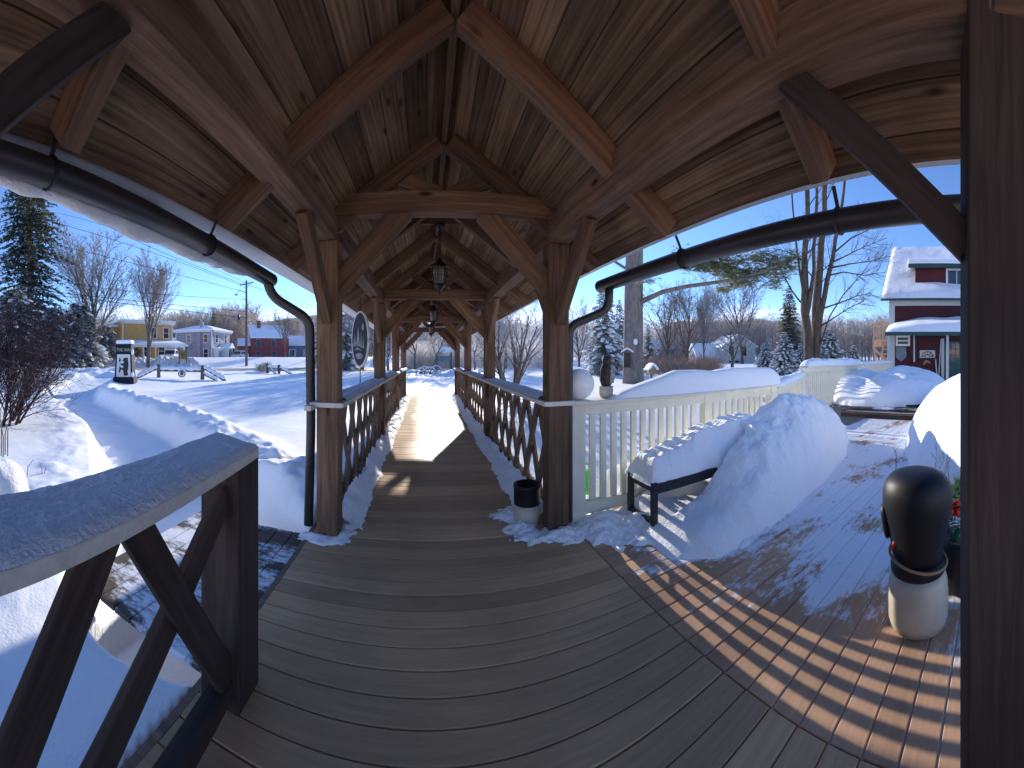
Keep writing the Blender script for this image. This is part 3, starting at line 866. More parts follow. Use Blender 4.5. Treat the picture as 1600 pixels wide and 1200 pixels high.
# ------------------------------------------------------------------ lanterns
def make_lantern():
    t = empty('hanging_lantern', (0, 0, 0), '', 'lantern', 'lanterns under the walkway roof', fixed=False)
    MB().lathe([(0.01, 0.0), (0.065, -0.01), (0.07, -0.03), (0.03, -0.055), (0.012, -0.075)], 20).build('canopy', 'black_iron', t, True)
    m = MB(); L = 0.37
    for k in range(13):
        z0 = -0.06 - k * L / 13; c = Vector((0, 0, z0 - L / 26))
        ring = [c + (Vector((math.cos(q) * 0.011, 0, math.sin(q) * 0.019)) if k % 2 else Vector((0, math.cos(q) * 0.011, math.sin(q) * 0.019))) for q in np.linspace(0, 2 * math.pi, 11)]
        m.tube(ring, 0.0032, 4)
    m.tube([(0.012, 0, -0.05), (0.02, 0.0, -0.2), (0.008, 0, -0.42)], 0.003, 5)
    m.build('chain', 'black_iron', t)
    B = -0.42
    def hexp(prof): return MB().lathe(prof, 6)
    hexp([(0.012, B + 0.01), (0.03, B - 0.005), (0.034, B - 0.02), (0.055, B - 0.05), (0.112, B - 0.085), (0.118, B - 0.10), (0.095, B - 0.105)]).build('lamp_roof', 'black_iron', t)
    m = MB()
    for k in range(6):
        q = math.pi / 3 * k
        m.tube([(0.093 * math.cos(q), 0.093 * math.sin(q), B - 0.10), (0.068 * math.cos(q), 0.068 * math.sin(q), B - 0.31)], 0.0075, 5)
        q2 = q + math.pi / 6; c3 = math.cos(math.pi / 6)
        m.tube([(0.094 * c3 * math.cos(q2), 0.094 * c3 * math.sin(q2), B - 0.10), (0.070 * c3 * math.cos(q2), 0.070 * c3 * math.sin(q2), B - 0.31)], 0.003, 4)
        e0 = Vector((math.cos(q), math.sin(q), 0)); e1 = Vector((math.cos(q + math.pi / 3), math.sin(q + math.pi / 3), 0))
        m.tube([e0 * 0.081 + Vector((0, 0, B - 0.2)), e1 * 0.081 + Vector((0, 0, B - 0.2))], 0.003, 4)
        m.tube([e0 * 0.092 + Vector((0, 0, B - 0.135)), (e0 + e1) * 0.047 + Vector((0, 0, B - 0.115)), e1 * 0.092 + Vector((0, 0, B - 0.135))], 0.006, 4)
    hexd = [(0.02, B - 0.30), (0.074, B - 0.305), (0.078, B - 0.32), (0.05, B - 0.345), (0.02, B - 0.375), (0.008, B - 0.39)]
    m.lathe(hexd, 6)
    m.lathe([(0.003, B - 0.38), (0.012, B - 0.40), (0.009, B - 0.415), (0.002, B - 0.44)], 10)
    m.build('lamp_frame', 'black_iron', t)
    hexp([(0.088, B - 0.105), (0.066, B - 0.30)]).build('lamp_glass', 'lantern_glass', t)
    return t
lan = make_lantern()
LL = ['nearest and largest black iron lantern hanging from the walkway ridge', 'middle black lantern under the roof, seen just above the second crossbeam', 'farthest and smallest black lantern, in front of the far gable']
for i, y in enumerate((4.36, 7.86, 11.36)):
    o = lan if i == 0 else copy_tree(lan, (0, 0, 0))
    o.location = (CX + 0.005, y, sheath(0.30, y) - 0.145)
    if i: o.scale = (1.08,) * 3
    o['label'] = LL[i]; o.rotation_euler = (0, 0, R(12))

# ------------------------------------------------------------------ oval hanging signs
def oval_sign(u, v, r, hh, ww, yaw, label, art=0):
    c = pt(u, v, r)
    t = empty('oval_sign', c, label, 'sign', 'oval signs hanging on the left side of the walkway')
    d = Vector((c.x, c.y, 0)).normalized()
    nrm = Matrix.Rotation(yaw, 3, 'Z') @ (-d)            # face normal
    right = Vector((0, 0, 1)).cross(nrm).normalized()
    def fn(a, b, k): return c + right * a + Vector((0, 0, b)) + nrm * k
    N = 48
    ov = lambda sc: [(ww * sc * math.cos(2 * math.pi * i / N), hh * sc * math.sin(2 * math.pi * i / N)) for i in range(N)]
    MB().prism(ov(1.0), fn, -0.012, 0.012).build('panel', 'sign_black', t)
    MB().tube([fn(a, b, 0.0) for a, b in ov(1.0)] + [fn(*ov(1.0)[0], 0.0)], 0.019, 8).build('rim', 'copper_rim', t, True)
    m = MB()
    rng = random.Random(art)
    def poly(P): m.prism([(a * ww, b * hh) for a, b in P], fn, 0.0125, 0.017)
    # moon, firs and a stream in pale grey
    poly([(0.42 + 0.13 * math.cos(q), 0.42 + 0.13 * math.sin(q)) for q in np.linspace(0, 2 * math.pi, 14)[:-1]])
    def fir(x, y0, y1, w):
        P = []
        n = 5
        for k in range(n):
            t0 = k / n
            P.append((x + w * (1 - t0) , y0 + (y1 - y0) * t0)); P.append((x + w * (1 - t0) * 0.55, y0 + (y1 - y0) * (t0 + 0.6 / n)))
        P.append((x, y1))
        P += [(2 * x - a, b) for a, b in P[-2::-1]]
        poly(P)
    fir(-0.15, -0.25, 0.45, 0.28); fir(0.22, -0.3, 0.25, 0.13); fir(0.48, -0.35, 0.15, 0.11); fir(-0.58, -0.12, 0.2, 0.12)
    poly([(-0.75, -0.12), (-0.3, -0.1), (-0.6, -0.26), (-0.8, -0.25)])
    poly([(-0.66, -0.4), (-0.2, -0.28), (0.35, -0.45), (-0.1, -0.38)])
    poly([(-0.5, -0.55), (0.1, -0.5), (0.45, -0.6), (0.3, -0.72), (-0.3, -0.72)])
    m.build('carved_picture', 'art_grey', t)
    # chains up and a short chain below
    ch = MB()
    topz = plate_z(c.y) + 0.1 - c.z
    ch.tube([fn(0, hh, 0), fn(0, topz, 0)], 0.007, 5)
    ch.build('chain', 'black_iron', t); ch = MB()
    p = fn(0, -hh, 0)
    for k in range(9):
        q0 = p - Vector((0, 0, 0.02 + k * 0.028))
        ring = [q0 + (right if k % 2 else nrm) * (0.008 * math.cos(q)) + Vector((0, 0, 0.017 * math.sin(q))) for q in np.linspace(0, 2 * math.pi, 9)]
        ch.tube(ring, 0.0035, 4)
    ch.build('chain', 'black_iron', t)
oval_sign(563, 530, 5.55, 0.415, 0.30, R(-66), 'larger black oval sign with carved moon and fir trees, hanging beside the left lattice rail', 1)
oval_sign(608, 535, 9.2, 0.40, 0.30, R(-79), 'second black oval sign farther along, seen edge on past the second left post', 2)

# ------------------------------------------------------------------ left handrail by the landing
hr = empty('stair_handrail', (-0.86, 1.5, 0), 'broad frost covered handrail with dark newel post in the left foreground', 'handrail')
ei, eo = Vector((-0.755, 1.53, 1.125)), Vector((-1.075, 1.66, 1.125))
si, so_ = Vector((-0.585, -0.60, 1.125)), Vector((-0.93, -0.60, 1.125))
def slab(P, z0, z1):
    m = MB(); n = len(P)
    m.add([(p[0], p[1], z0) for p in P] + [(p[0], p[1], z1) for p in P], [tuple(range(n - 1, -1, -1)), tuple(range(n, 2 * n))] + [(i, (i + 1) % n, (i + 1) % n + n, i + n) for i in range(n)])
    return m
slab([si, ei, eo, so_], 1.085, 1.135).build('cap_board', 'cap_board', hr, bevel=0.006)
# frosty snow skin
ti = np.linspace(0, 1, 140); tj = np.linspace(0, 1, 24)
TI, TJ = np.meshgrid(ti, tj, indexing='ij')
Xg = (si.x + (ei.x - si.x) * TI) * (1 - TJ) + (so_.x + (eo.x - so_.x) * TI) * TJ
Yg = (si.y + (ei.y - si.y) * TI) * (1 - TJ) + (so_.y + (eo.y - so_.y) * TI) * TJ
ed = np.minimum(np.minimum(TJ, 1 - TJ) / 0.12, (1 - TI) / 0.02)
Zg = 1.1362 + (0.022 + 0.012 * fbm(Xg * 5, Yg * 5, 4) + 0.006 * fbm(Xg * 40, Yg * 40, 2)) * np.sqrt(np.clip(ed, 0, 1))
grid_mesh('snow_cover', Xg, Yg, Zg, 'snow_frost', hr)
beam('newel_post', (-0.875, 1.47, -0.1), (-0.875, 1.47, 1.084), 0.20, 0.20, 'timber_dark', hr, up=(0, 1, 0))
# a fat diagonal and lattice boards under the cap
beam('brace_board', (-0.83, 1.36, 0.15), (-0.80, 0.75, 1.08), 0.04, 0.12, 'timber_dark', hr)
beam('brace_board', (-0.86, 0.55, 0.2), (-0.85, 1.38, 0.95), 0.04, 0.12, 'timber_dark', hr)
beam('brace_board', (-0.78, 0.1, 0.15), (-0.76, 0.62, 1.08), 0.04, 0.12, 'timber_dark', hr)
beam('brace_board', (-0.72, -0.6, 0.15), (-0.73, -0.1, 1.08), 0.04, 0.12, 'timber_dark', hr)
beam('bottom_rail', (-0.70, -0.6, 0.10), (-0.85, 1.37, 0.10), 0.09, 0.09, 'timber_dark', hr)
MB().mm((-1.01, 2.9, 1.10), (-0.95, 3.22, 1.142)).build('cap_stub', 'cap_board', cw)

# ------------------------------------------------------------------ white railing on the right
YR = 3.20
wr = empty('white_railing', (2.8, YR, 0), 'long cream painted baluster railing behind the bench with a deep snow cap', 'railing')
m = MB()
N = 14
arc = [(1.20 + 0.125 * math.cos(q), YR + 0.125 * math.sin(q)) for q in np.linspace(R(90), R(270), N)]
P = [Vector((x, y, 0)) for x, y in arc] + [Vector((4.50, YR - 0.125, 0)), Vector((4.50, YR + 0.125, 0))]
slab(P, 1.105, 1.143).build('cap_board', 'cream_paint', wr, bevel=0.008)
MB().mm((1.325, YR - 0.07, -0.02), (1.465, YR + 0.07, 1.104)).build('newel_post', 'cream_paint', wr, bevel=0.006)
MB().mm((3.02, YR - 0.055, 0.0), (3.13, YR + 0.055, 1.104)).build('newel_post', 'cream_paint', wr, bevel=0.006)
MB().mm((4.36, YR - 0.065, 0.0), (4.49, YR + 0.065, 1.104)).build('newel_post', 'cream_paint', wr, bevel=0.006)
for a, b in ((1.466, 3.019), (3.131, 4.359)):
    MB().mm((a, YR - 0.045, 1.0), (b, YR + 0.02, 1.104)).build('top_rail', 'cream_paint', wr, bevel=0.004)
    MB().mm((a, YR - 0.045, 0.05), (b, YR + 0.02, 0.17)).build('bottom_rail', 'cream_paint', wr, bevel=0.004)
for a, b in ((1.50, 3.0), (3.16, 4.34)):
    n = int((b - a) / 0.118)
    for k in range(n):
        x = a + 0.06 + k * 0.118
        MB().mm((x - 0.031, YR - 0.030, 0.171), (x + 0.031, YR + 0.010, 0.999)).build('baluster', 'cream_paint', wr, bevel=0.004)
# snow on its cap
Xg, Tg = np.meshgrid(np.linspace(1.72, 4.50, 150), np.linspace(-1, 1, 22), indexing='ij')
prof = np.interp(Xg, [1.72, 1.9, 2.2, 2.6, 2.9, 3.2, 3.5, 3.9, 4.35, 4.5], [0.0, 0.07, 0.15, 0.255, 0.25, 0.235, 0.27, 0.26, 0.25, 0.17])
Zg = 1.144 + prof * (np.clip(1 - np.abs(Tg) ** 4.0, 0, 1) ** 0.5) * (1 + 0.06 * fbm(Xg * 2.3, Tg * 1.2, 3))
grid_mesh('snow_cap', Xg, YR + Tg * (0.115 + 0.05 * prof), Zg, 'snow', wr)

def rail_run(root, p0, p1, z0, z1, hgt, step=0.118, snow=0.12):
    """a straight baluster rail from p0 to p1, cap at z0..z1"""
    p0 = Vector((*p0, 0)); p1 = Vector((*p1, 0)); d = p1 - p0; L = d.length; u = d / L
    a = p0 + Vector((0, 0, z0)); b = p1 + Vector((0, 0, z1)); Z = Vector((0, 0, 1))
    beam('cap_board', a, b, 0.22, 0.036, 'cream_paint', root)
    beam('top_rail', a - Z * 0.075 + u * 0.06, b - Z * 0.075 - u * 0.06, 0.05, 0.11, 'cream_paint', root)
    beam('bottom_rail', a - Z * (hgt - 0.1) + u * 0.06, b - Z * (hgt - 0.1) - u * 0.06, 0.05, 0.10, 'cream_paint', root)
    n = int(L / step)
    for k in range(1, n):
        t = k / n; c = a.lerp(b, t)
        beam('baluster', c - Z * (hgt - 0.151), c - Z * 0.131, 0.036, 0.058, 'cream_paint', root, up=u.cross(Z), bevel=0)
    Tg, Wg = np.meshgrid(np.linspace(0, 1, 60), np.linspace(-1, 1, 14), indexing='ij')
    nx = -u.y; ny = u.x
    h = snow * np.clip(np.minimum(Tg, 1 - Tg) / 0.03, 0, 1) ** 0.5
    Zs = (z0 + (z1 - z0) * Tg) + 0.0185 + h * (1 + 0.5 * fbm(Tg * L * 1.2 + 3, Wg, 3)) * np.clip(1 - Wg ** 4, 0, 1) ** 0.5
    grid_mesh('snow_cap', p0.x + d.x * Tg + nx * Wg * 0.115, p0.y + d.y * Tg + ny * Wg * 0.115, Zs, 'snow', root)
def newel(root, x, y, z0, z1, w=0.12):
    MB().mm((x - w / 2, y - w / 2, z0), (x + w / 2, y + w / 2, z1)).build('newel_post', 'cream_paint', root, bevel=0.005)
lr = empty('white_stair_rail', (5.7, 3.7, 0), 'short snow topped cream rail stepping from the long railing up to the upper deck', 'railing')
rail_run(lr, (4.56, 3.28), (6.85, 4.14), 1.06, 1.12, 1.0, snow=0.10)
ur = empty('upper_deck_railing', (11, 4.5, 0.27), 'far cream railing of the upper deck in front of the red house, snow on top', 'railing')
newel(ur, 7.0, 4.2, 0.0, 1.30)
newel(ur, 11.3, 4.56, 0.27, 1.25)
rail_run(ur, (7.08, 4.21), (11.22, 4.55), 1.32, 1.27, 1.1, snow=0.17)
rail_run(ur, (11.40, 4.57), (16.0, 4.95), 1.27, 1.27, 0.98, snow=0.09)
newel(ur, 16.08, 4.96, 0.27, 1.25)

# ------------------------------------------------------------------ things on and by the rails
gb = MB()
n1, n2 = 40, 20
gb.lathe([(max(0.002, 0.149 * math.sin(math.pi * k / n2)), -0.149 * math.cos(math.pi * k / n2)) for k in range(n2 + 1)], n1)
c = pt(906, 600, 3.48)
o = gb.build('globe_ornament', 'globe_white', None, True, loc=(c.x, YR + 0.0, 1.143 + 0.149))
tag(o, 'smooth plain white globe resting on the rounded end of the white rail', 'globe')
# owl decoy on a small stone pot
ow = empty('owl_decoy', (1.735, YR + 0.03, 1.262), 'dark barred owl decoy looking right, standing on the small stone pot', 'owl figure')
OX, OY, OZ = 1.735, YR + 0.03, 1.262
def lump(prof, n, c, lean=0.0, sx=1, sy=1):
    mb = MB().lathe(prof, n)
    mb.v = [(c[0] + x * sx + lean * z, c[1] + y * sy, c[2] + z) for x, y, z in mb.v]
    return mb
body = lump([(0.012, 0.0), (0.050, 0.004), (0.060, 0.03), (0.066, 0.08), (0.070, 0.13), (0.066, 0.175), (0.055, 0.205), (0.046, 0.222), (0.050, 0.245), (0.052, 0.268), (0.044, 0.288), (0.024, 0.302), (0.003, 0.306)], 20, (OX, OY, OZ), 0.06, 1.0, 0.95)
body.build('body', 'owl_dark', ow, True)
lump([(0.01, 0.02), (0.045, 0.03), (0.054, 0.09), (0.055, 0.15), (0.045, 0.20), (0.02, 0.215)], 16, (OX + 0.030, OY - 0.022, OZ), 0.06, 0.9, 0.85).build('breast', 'owl_light', ow, True)
lump([(0.003, -0.03), (0.026, -0.02), (0.034, 0.0), (0.026, 0.02), (0.003, 0.03)], 14, (OX + 0.052, OY - 0.02, OZ + 0.258)).build('face_disc', 'owl_light', ow, True)
MB().tube([(OX + 0.078, OY - 0.03, OZ + 0.262), (OX + 0.100, OY - 0.036, OZ + 0.250), (OX + 0.106, OY - 0.038, OZ + 0.236)], [0.012, 0.009, 0.002], 8).build('beak', 'sign_black', ow, True)
for dx, dy in ((0.055, -0.05), (0.088, -0.012)):
    MB().lathe([(0.002, -0.010), (0.009, -0.006), (0.011, 0), (0.009, 0.006), (0.002, 0.010)], 10, (OX + dx, OY + dy, OZ + 0.272)).build('eye', 'gold', ow, True)
for dx in (-0.02, 0.035):
    MB().tube([(OX + dx, OY - 0.01, OZ + 0.285), (OX + dx - 0.004, OY - 0.008, OZ + 0.318)], [0.016, 0.003], 8).build('ear_tuft', 'owl_dark', ow)
for s in (-1, 1):
    lump([(0.004, 0.015), (0.022, 0.05), (0.030, 0.12), (0.026, 0.18), (0.006, 0.21)], 12, (OX - 0.022, OY + s * 0.048, OZ), 0.06, 1.3, 0.6).build('wing', 'owl_dark', ow, True)
pot = empty('stone_pot', (1.735, YR + 0.03, 1.144), 'small weathered stone pot under the owl on the white rail', 'pot')
MB().lathe([(0.045, 0.0), (0.060, 0.012), (0.070, 0.045), (0.072, 0.085), (0.066, 0.105), (0.072, 0.110), (0.072, 0.118), (0.04, 0.1185)], 24, (1.735, YR + 0.03, 1.143)).build('body', 'stone_pot', pot, True)
# crock by the right post
ck = empty('stoneware_crock', (1.02, 3.36, 0), 'short two-tone crock, black above and cream below, at the foot of the right post', 'crock')
kx, ky = 0.945, 3.33
MB().lathe([(0.115, 0.0), (0.125, 0.01), (0.125, 0.17)], 36, (kx, ky, 0.0)).build('lower_body', 'cream_glaze', ck, True)
MB().lathe([(0.1255, 0.17), (0.1265, 0.18), (0.1265, 0.325), (0.131, 0.33), (0.131, 0.35), (0.113, 0.35), (0.112, 0.20), (0.01, 0.195)], 36, (kx, ky, 0.0)).build('upper_body', 'black_glaze', ck, True)
# snow around the crock and post foot
def hf_patch(name, x0, x1, y0, y1, nx, ny, f, mat='snow_lump', cut=0.004, z0=0.0):
    Xg, Yg = np.meshgrid(np.linspace(x0, x1, nx), np.linspace(y0, y1, ny), indexing='ij')
    H = f(Xg, Yg)
    return grid_mesh(name, Xg, Yg, z0 + np.maximum(H, -0.02), mat, None, H > cut)
def ell(X, Y, cx, cy, rx, ry): return np.sqrt(((X - cx) / rx) ** 2 + ((Y - cy) / ry) ** 2)
def foot(X, Y):
    a = 0.055 * np.clip(1 - segdist(X, Y, [(0.82, 3.45), (0.92, 3.02), (1.25, 2.92), (1.62, 3.02)]) / 0.20, -1, 1)
    b = 0.10 * np.clip(1 - segdist(X, Y, [(1.6, 2.97), (2.3, 2.6), (2.5, 2.2)]) / 0.42, -1, 1)
    return np.maximum(a, b) + 0.035 * fbm(X * 6, Y * 6, 4, 0.6) + 0.022 * fbm(X * 17, Y * 17, 3, 0.6) - 0.010
tag(hf_patch('snow_patch', 0.55, 2.9, 1.9, 3.7, 230, 180, foot), 'low crusty snow around the crock, the right post foot and the bench leg', 'snow patch')
def foot2(X, Y):
    return 0.035 * np.clip(1 - segdist(X, Y, [(-0.98, 2.99), (-0.74, 3.0), (-0.68, 3.4)]) / 0.10, -1, 1) + 0.025 * fbm(X * 14, Y * 14, 3, 0.6) - 0.006
tag(hf_patch('snow_patch', -1.2, -0.4, 2.7, 3.6, 60, 60, foot2), 'thin snow at the foot of the left walkway post', 'snow patch')
# green plastic thing behind the balusters
wc = empty('watering_can', (1.62, YR + 0.28, 0), 'bright green plastic watering can standing behind the white balusters', 'watering can')
gx, gy, gz = 1.60, YR + 0.22, 0.15
MB().lathe([(0.07, 0.0), (0.085, 0.01), (0.085, 0.06), (0.07, 0.16), (0.05, 0.22), (0.052, 0.23), (0.02, 0.232)], 24, (gx, gy, gz)).build('body', 'green_plastic', wc, True)
MB().tube(arcpath([(gx - 0.05, gy, gz + 0.22), (gx - 0.03, gy, gz + 0.31), (gx + 0.08, gy, gz + 0.27), (gx + 0.085, gy, gz + 0.05)], 0.03), 0.011, 8).build('handle', 'green_plastic', wc, True)
MB().tube([(gx - 0.075, gy, gz + 0.05), (gx - 0.17, gy, gz + 0.24)], [0.022, 0.012], 10).build('spout', 'green_plastic', wc, True)

# ------------------------------------------------------------------ bench with its snow
be = empty('bench', (2.6, 2.83, 0), 'low black slatted bench half buried in snow beside the white railing', 'bench')
bx0, bx1, by0, by1 = 1.865, 3.35, 2.60, 3.04
for x in (bx0, bx1 - 0.055):
    for y in (by0, by1 - 0.05):
        MB().mm((x, y, 0.0), (x + 0.055, y + 0.05, 0.435)).build('leg', 'bench_black', be, bevel=0.005)
    MB().mm((x + 0.01, by0 + 0.051, 0.05), (x + 0.045, by1 - 0.051, 0.095)).build('stretcher', 'bench_black', be)
    MB().mm((x + 0.01, by0 + 0.051, 0.355), (x + 0.045, by1 - 0.051, 0.40)).build('end_rail', 'bench_black', be)
for y in (by0 + 0.006, by1 - 0.038):
    MB().mm((bx0 + 0.056, y, 0.335), (bx1 - 0.056, y + 0.032, 0.425)).build('side_rail', 'bench_black', be, bevel=0.003)
m = MB()
for k in range(5):
    y = by0 + 0.055 + k * 0.068
    m.mm((bx0 + 0.004, y, 0.402), (bx1 - 0.004, y + 0.058, 0.425))
m.build('seat_slats', 'bench_black', be)
def bench_snow(X, Y):
    h = np.interp(X, [1.86, 1.95, 2.15, 2.4, 2.7, 3.0, 3.4], [0.07, 0.16, 0.22, 0.28, 0.36, 0.42, 0.45])
    e = np.minimum.reduce([(X - 1.86) / 0.10, (Y - (by0 + 0.015)) / (0.10 + 0.10 * (h)), (by1 + 0.03 - Y) / 0.10])
    e = np.clip(e + 0.22 * fbm(X * 7, Y * 7, 3), -0.1, 1)
    return np.where(e > 0, h * np.sqrt(np.clip(e, 0, 1)) + 0.045 * fbm(X * 6, Y * 5, 4, 0.6) * np.clip(e, 0, 1) + 0.06 * np.clip(e, 0, 1) * vnoise(X * 4.2, Y * 1.0), -0.02)
tag(hf_patch('bench_snow', 1.83, 3.4, 2.58, 3.10, 130, 60, bench_snow, 'snow_lump', 0.0, 0.428), 'ridged block of snow lying on the seat of the black bench', 'snow')
def mound_a(X, Y):
    H = np.interp(X, [1.75, 2.0, 2.3, 2.65, 3.2, 3.7, 4.2, 4.6, 4.9, 5.5, 6.0, 6.35], [0.0, 0.13, 0.24, 0.48, 0.80, 0.98, 1.12, 1.05, 1.04, 0.86, 0.52, -0.1])
    yf = np.interp(X, [1.7, 2.0, 2.5, 4.0, 5.2, 6.2, 6.5], [2.25, 1.98, 1.93, 2.10, 2.34, 2.70, 2.9]) + 0.03 * fbm(X * 2.5, X * 0, 3)
    w = 0.30 + 0.42 * H
    s = np.clip((Y - yf) / w, -0.05, 1)
    p = np.where(s > 0, np.sqrt(np.clip(1 - (1 - s) ** 2.1, 0, 1)), s)
    back = 1 - 0.40 * sst(2.7, 3.15, Y) * sst(3.0, 3.6, X)
    lower = 1 - sst(2.50, 2.66, Y) * sst(3.30, 2.55, X) * 0.97          # open under the bench
    h = H * p * back
    h = h + (0.12 * fbm(X * 1.7 + 4, Y * 1.7, 4) + 0.06 * fbm(X * 5, Y * 5, 4, 0.6)) * np.clip(h * 2, 0, 1)
    h = np.where(lower < 0.9, np.minimum(h, 0.16 + 0.1 * fbm(X * 2, Y * 2, 2) + 0.25 * sst(2.5, 3.3, X)), h)
    return h
tag(hf_patch('snow_mound', 1.7, 6.5, 1.8, 3.12, 260, 110, mound_a, 'snow_lump', 0.0), 'big shovelled snow pile burying the far half of the black bench', 'snow pile')
def mound_b(X, Y):
    e = ell(X, Y, 10.7, 3.55, 1.95, 2.15)
    h = 1.02 * np.sqrt(np.clip(1 - e ** 2.2, 0, 1)) - (e > 1) * 0.05
    h = h * (1 - 0.25 * np.exp(-((Y - 3.7) / 0.35) ** 2)) * (1 - 0.12 * sst(3.3, 4.4, Y))
    return h + (0.20 * fbm(X * 1.2 + 7, Y * 1.2, 4)) * np.clip(h * 2, 0, 1)
tag(hf_patch('snow_mound', 8.66, 12.8, 1.2, 6.0, 120, 130, mound_b, 'snow_lump', 0.0, 0.27), 'snow pile on the upper deck in front of the red house', 'snow pile')
def mound_c(X, Y):
    H = np.interp(X, [2.75, 3.1, 3.6, 4.2, 5.2, 6.5, 7.8, 9.2, 10.2], [0.0, 0.66, 1.14, 1.40, 1.43, 1.22, 0.98, 0.74, 0.3])
    yf = np.interp(X, [2.7, 3.3, 4.3, 6.0, 8.6, 10], [0.08, 0.62, 1.06, 1.58, 1.93, 1.96]) + 0.05 * fbm(X * 1.6, X * 0 + 2, 3)
    s = np.clip((yf - Y) / (0.5 + 0.65 * H), -0.05, 1)
    p = np.where(s > 0, np.sqrt(np.clip(1 - (1 - s) ** 2.0, 0, 1)), s)
    h = H * p
    return h + (0.12 * fbm(X * 1.3, Y * 1.3, 4)) * np.clip(h * 2, 0, 1)
tag(hf_patch('snow_mound', 2.7, 10.2, -2.4, 2.1, 220, 140, mound_c, 'snow_lump', 0.0), 'tall sunlit snow bank on the right side of the deck beside the dark post', 'snow pile')
# powder on the upper deck
def udeck(X, Y): return 0.05 + 0.03 * fbm(X * 1.5, Y * 1.5, 3) + 0 * X
tag(hf_patch('snow_cover', 9.1, 18.3, -2.9, 5.85, 90, 80, udeck, 'snow', -1, 0.272), kind='structure')

# head shaped black urn in the right foreground
ux, uy = 2.10, 0.475
ur_ = empty('head_urn', (ux, uy, 0), 'black head shaped urn with ear and strap on a cream jug body', 'urn')
hd = MB().lathe([(0.140, 0.36), (0.146, 0.40), (0.153, 0.45), (0.170, 0.53), (0.190, 0.62), (0.203, 0.70), (0.203, 0.765), (0.188, 0.825), (0.150, 0.867), (0.095, 0.887), (0.045, 0.892), (0.004, 0.893)], 48, (0, 0, 0))
hd.v = [(ux + x * 0.98 - 0.0, uy + y * (1.0 if y < 0 else 1.04), z) for x, y, z in hd.v]
hd.build('head', 'black_glaze', ur_, True)
MB().lathe([(0.150, 0.30), (0.160, 0.315), (0.163, 0.355), (0.150, 0.372)], 40, (ux, uy, 0)).build('collar', 'black_glaze', ur_, True)
ring = []
for q in np.linspace(0, 2 * math.pi, 41):
    ring.append((ux + 0.168 * math.cos(q), uy + 0.168 * math.sin(q), 0.385 + 0.035 * math.sin(q)))
MB().tube(ring, 0.009, 8).build('strap', 'tan_wood', ur_, True)
MB().lathe([(0.13, 0.0), (0.165, 0.01), (0.178, 0.06), (0.180, 0.18), (0.172, 0.26), (0.155, 0.31)], 40, (ux, uy, 0)).build('jug_body', 'cream_glaze', ur_, True)
# ear on the left side of the head (as seen)
ear = MB().lathe([(0.003, -0.105), (0.028, -0.09), (0.038, -0.05), (0.044, 0.0), (0.044, 0.05), (0.034, 0.085), (0.003, 0.095)], 14)
d_ = Vector((ux, uy, 0)).normalized(); lft = Vector((-d_.y, d_.x, 0))
bp = Vector((ux, uy, 0.60)) + lft * 0.200 - d_ * 0.03
ear.v = [tuple(bp + lft * (x * 0.55 - 0.1 * z * 0.0) + d_ * (y * 1.1) + Vector((0, 0, z)) - lft * (0.12 * (0.09 - z))) for x, y, z in ear.v]
ear.build('ear', 'black_glaze', ur_, True)
# red berries of a painted garland at the lower left
m = MB()
rng = random.Random(4)
for k in range(3):
    p = Vector((ux, uy, 0.46 + 0.02 * k)) + lft * (0.150 - 0.008 * k) - d_ * (0.07 + 0.012 * k)
    m.lathe([(0.002, -0.014), (0.012, -0.006), (0.013, 0.004), (0.002, 0.014)], 8, p)
m.build('berries', 'red_ribbon', ur_, True)

# evergreen arrangement beside it
gx_, gy_ = 2.46, 0.255
gr_ = empty('evergreen_planter', (gx_, gy_, 0), 'evergreen planter with a red bow and green bauble beside the dark post', 'planter')
m = MB(); rng = random.Random(21)
for k in range(900):
    th = rng.uniform(0, 2 * math.pi); ph = rng.uniform(-0.5, 1.4)
    rr_ = 0.17 * rng.uniform(0.5, 1.15)
    c = Vector((gx_ + rr_ * math.cos(th) * math.cos(ph), gy_ + rr_ * math.sin(th) * math.cos(ph), 0.47 + 0.24 * math.sin(ph) * rng.uniform(0.6, 1.1)))
    d = (c - Vector((gx_, gy_, 0.4))).normalized() + Vector((rng.gauss(0, .45), rng.gauss(0, .45), rng.gauss(0, .45)))
    d.normalize(); w = d.orthogonal().normalized() * 0.006
    e = c + d * rng.uniform(0.04, 0.075)
    m.add([c - w, c + w, e], [(0, 1, 2)])
m.build('sprigs', 'needle_wreath', gr_)
MB().lathe([(0.11, 0.0), (0.14, 0.02), (0.155, 0.30), (0.165, 0.31), (0.165, 0.34), (0.12, 0.342)], 28, (gx_, gy_, 0)).build('pot', 'sign_black', gr_, True)
b0 = pt(1497, 835, 2.33)
MB().lathe([(0.002, -0.045), (0.032, -0.032), (0.045, 0), (0.032, 0.032), (0.002, 0.045)], 20, b0).build('bauble', 'bauble', gr_, True)
b0 = pt(1492, 792, 2.33)
m = MB()
for q in np.linspace(0, 2 * math.pi, 7)[:-1]:
    e1 = b0 + Vector((-0.02, 0.055 * math.cos(q), 0.045 * math.sin(q)))
    m.tube([b0, b0.lerp(e1, 0.5) + Vector((-0.02, 0, 0.012)), e1, b0.lerp(e1, 0.6) + Vector((0.01, 0.01, -0.01)), b0], [0.006, 0.018, 0.02, 0.014, 0.006], 7)
m.build('bow', 'red_ribbon', gr_, True)
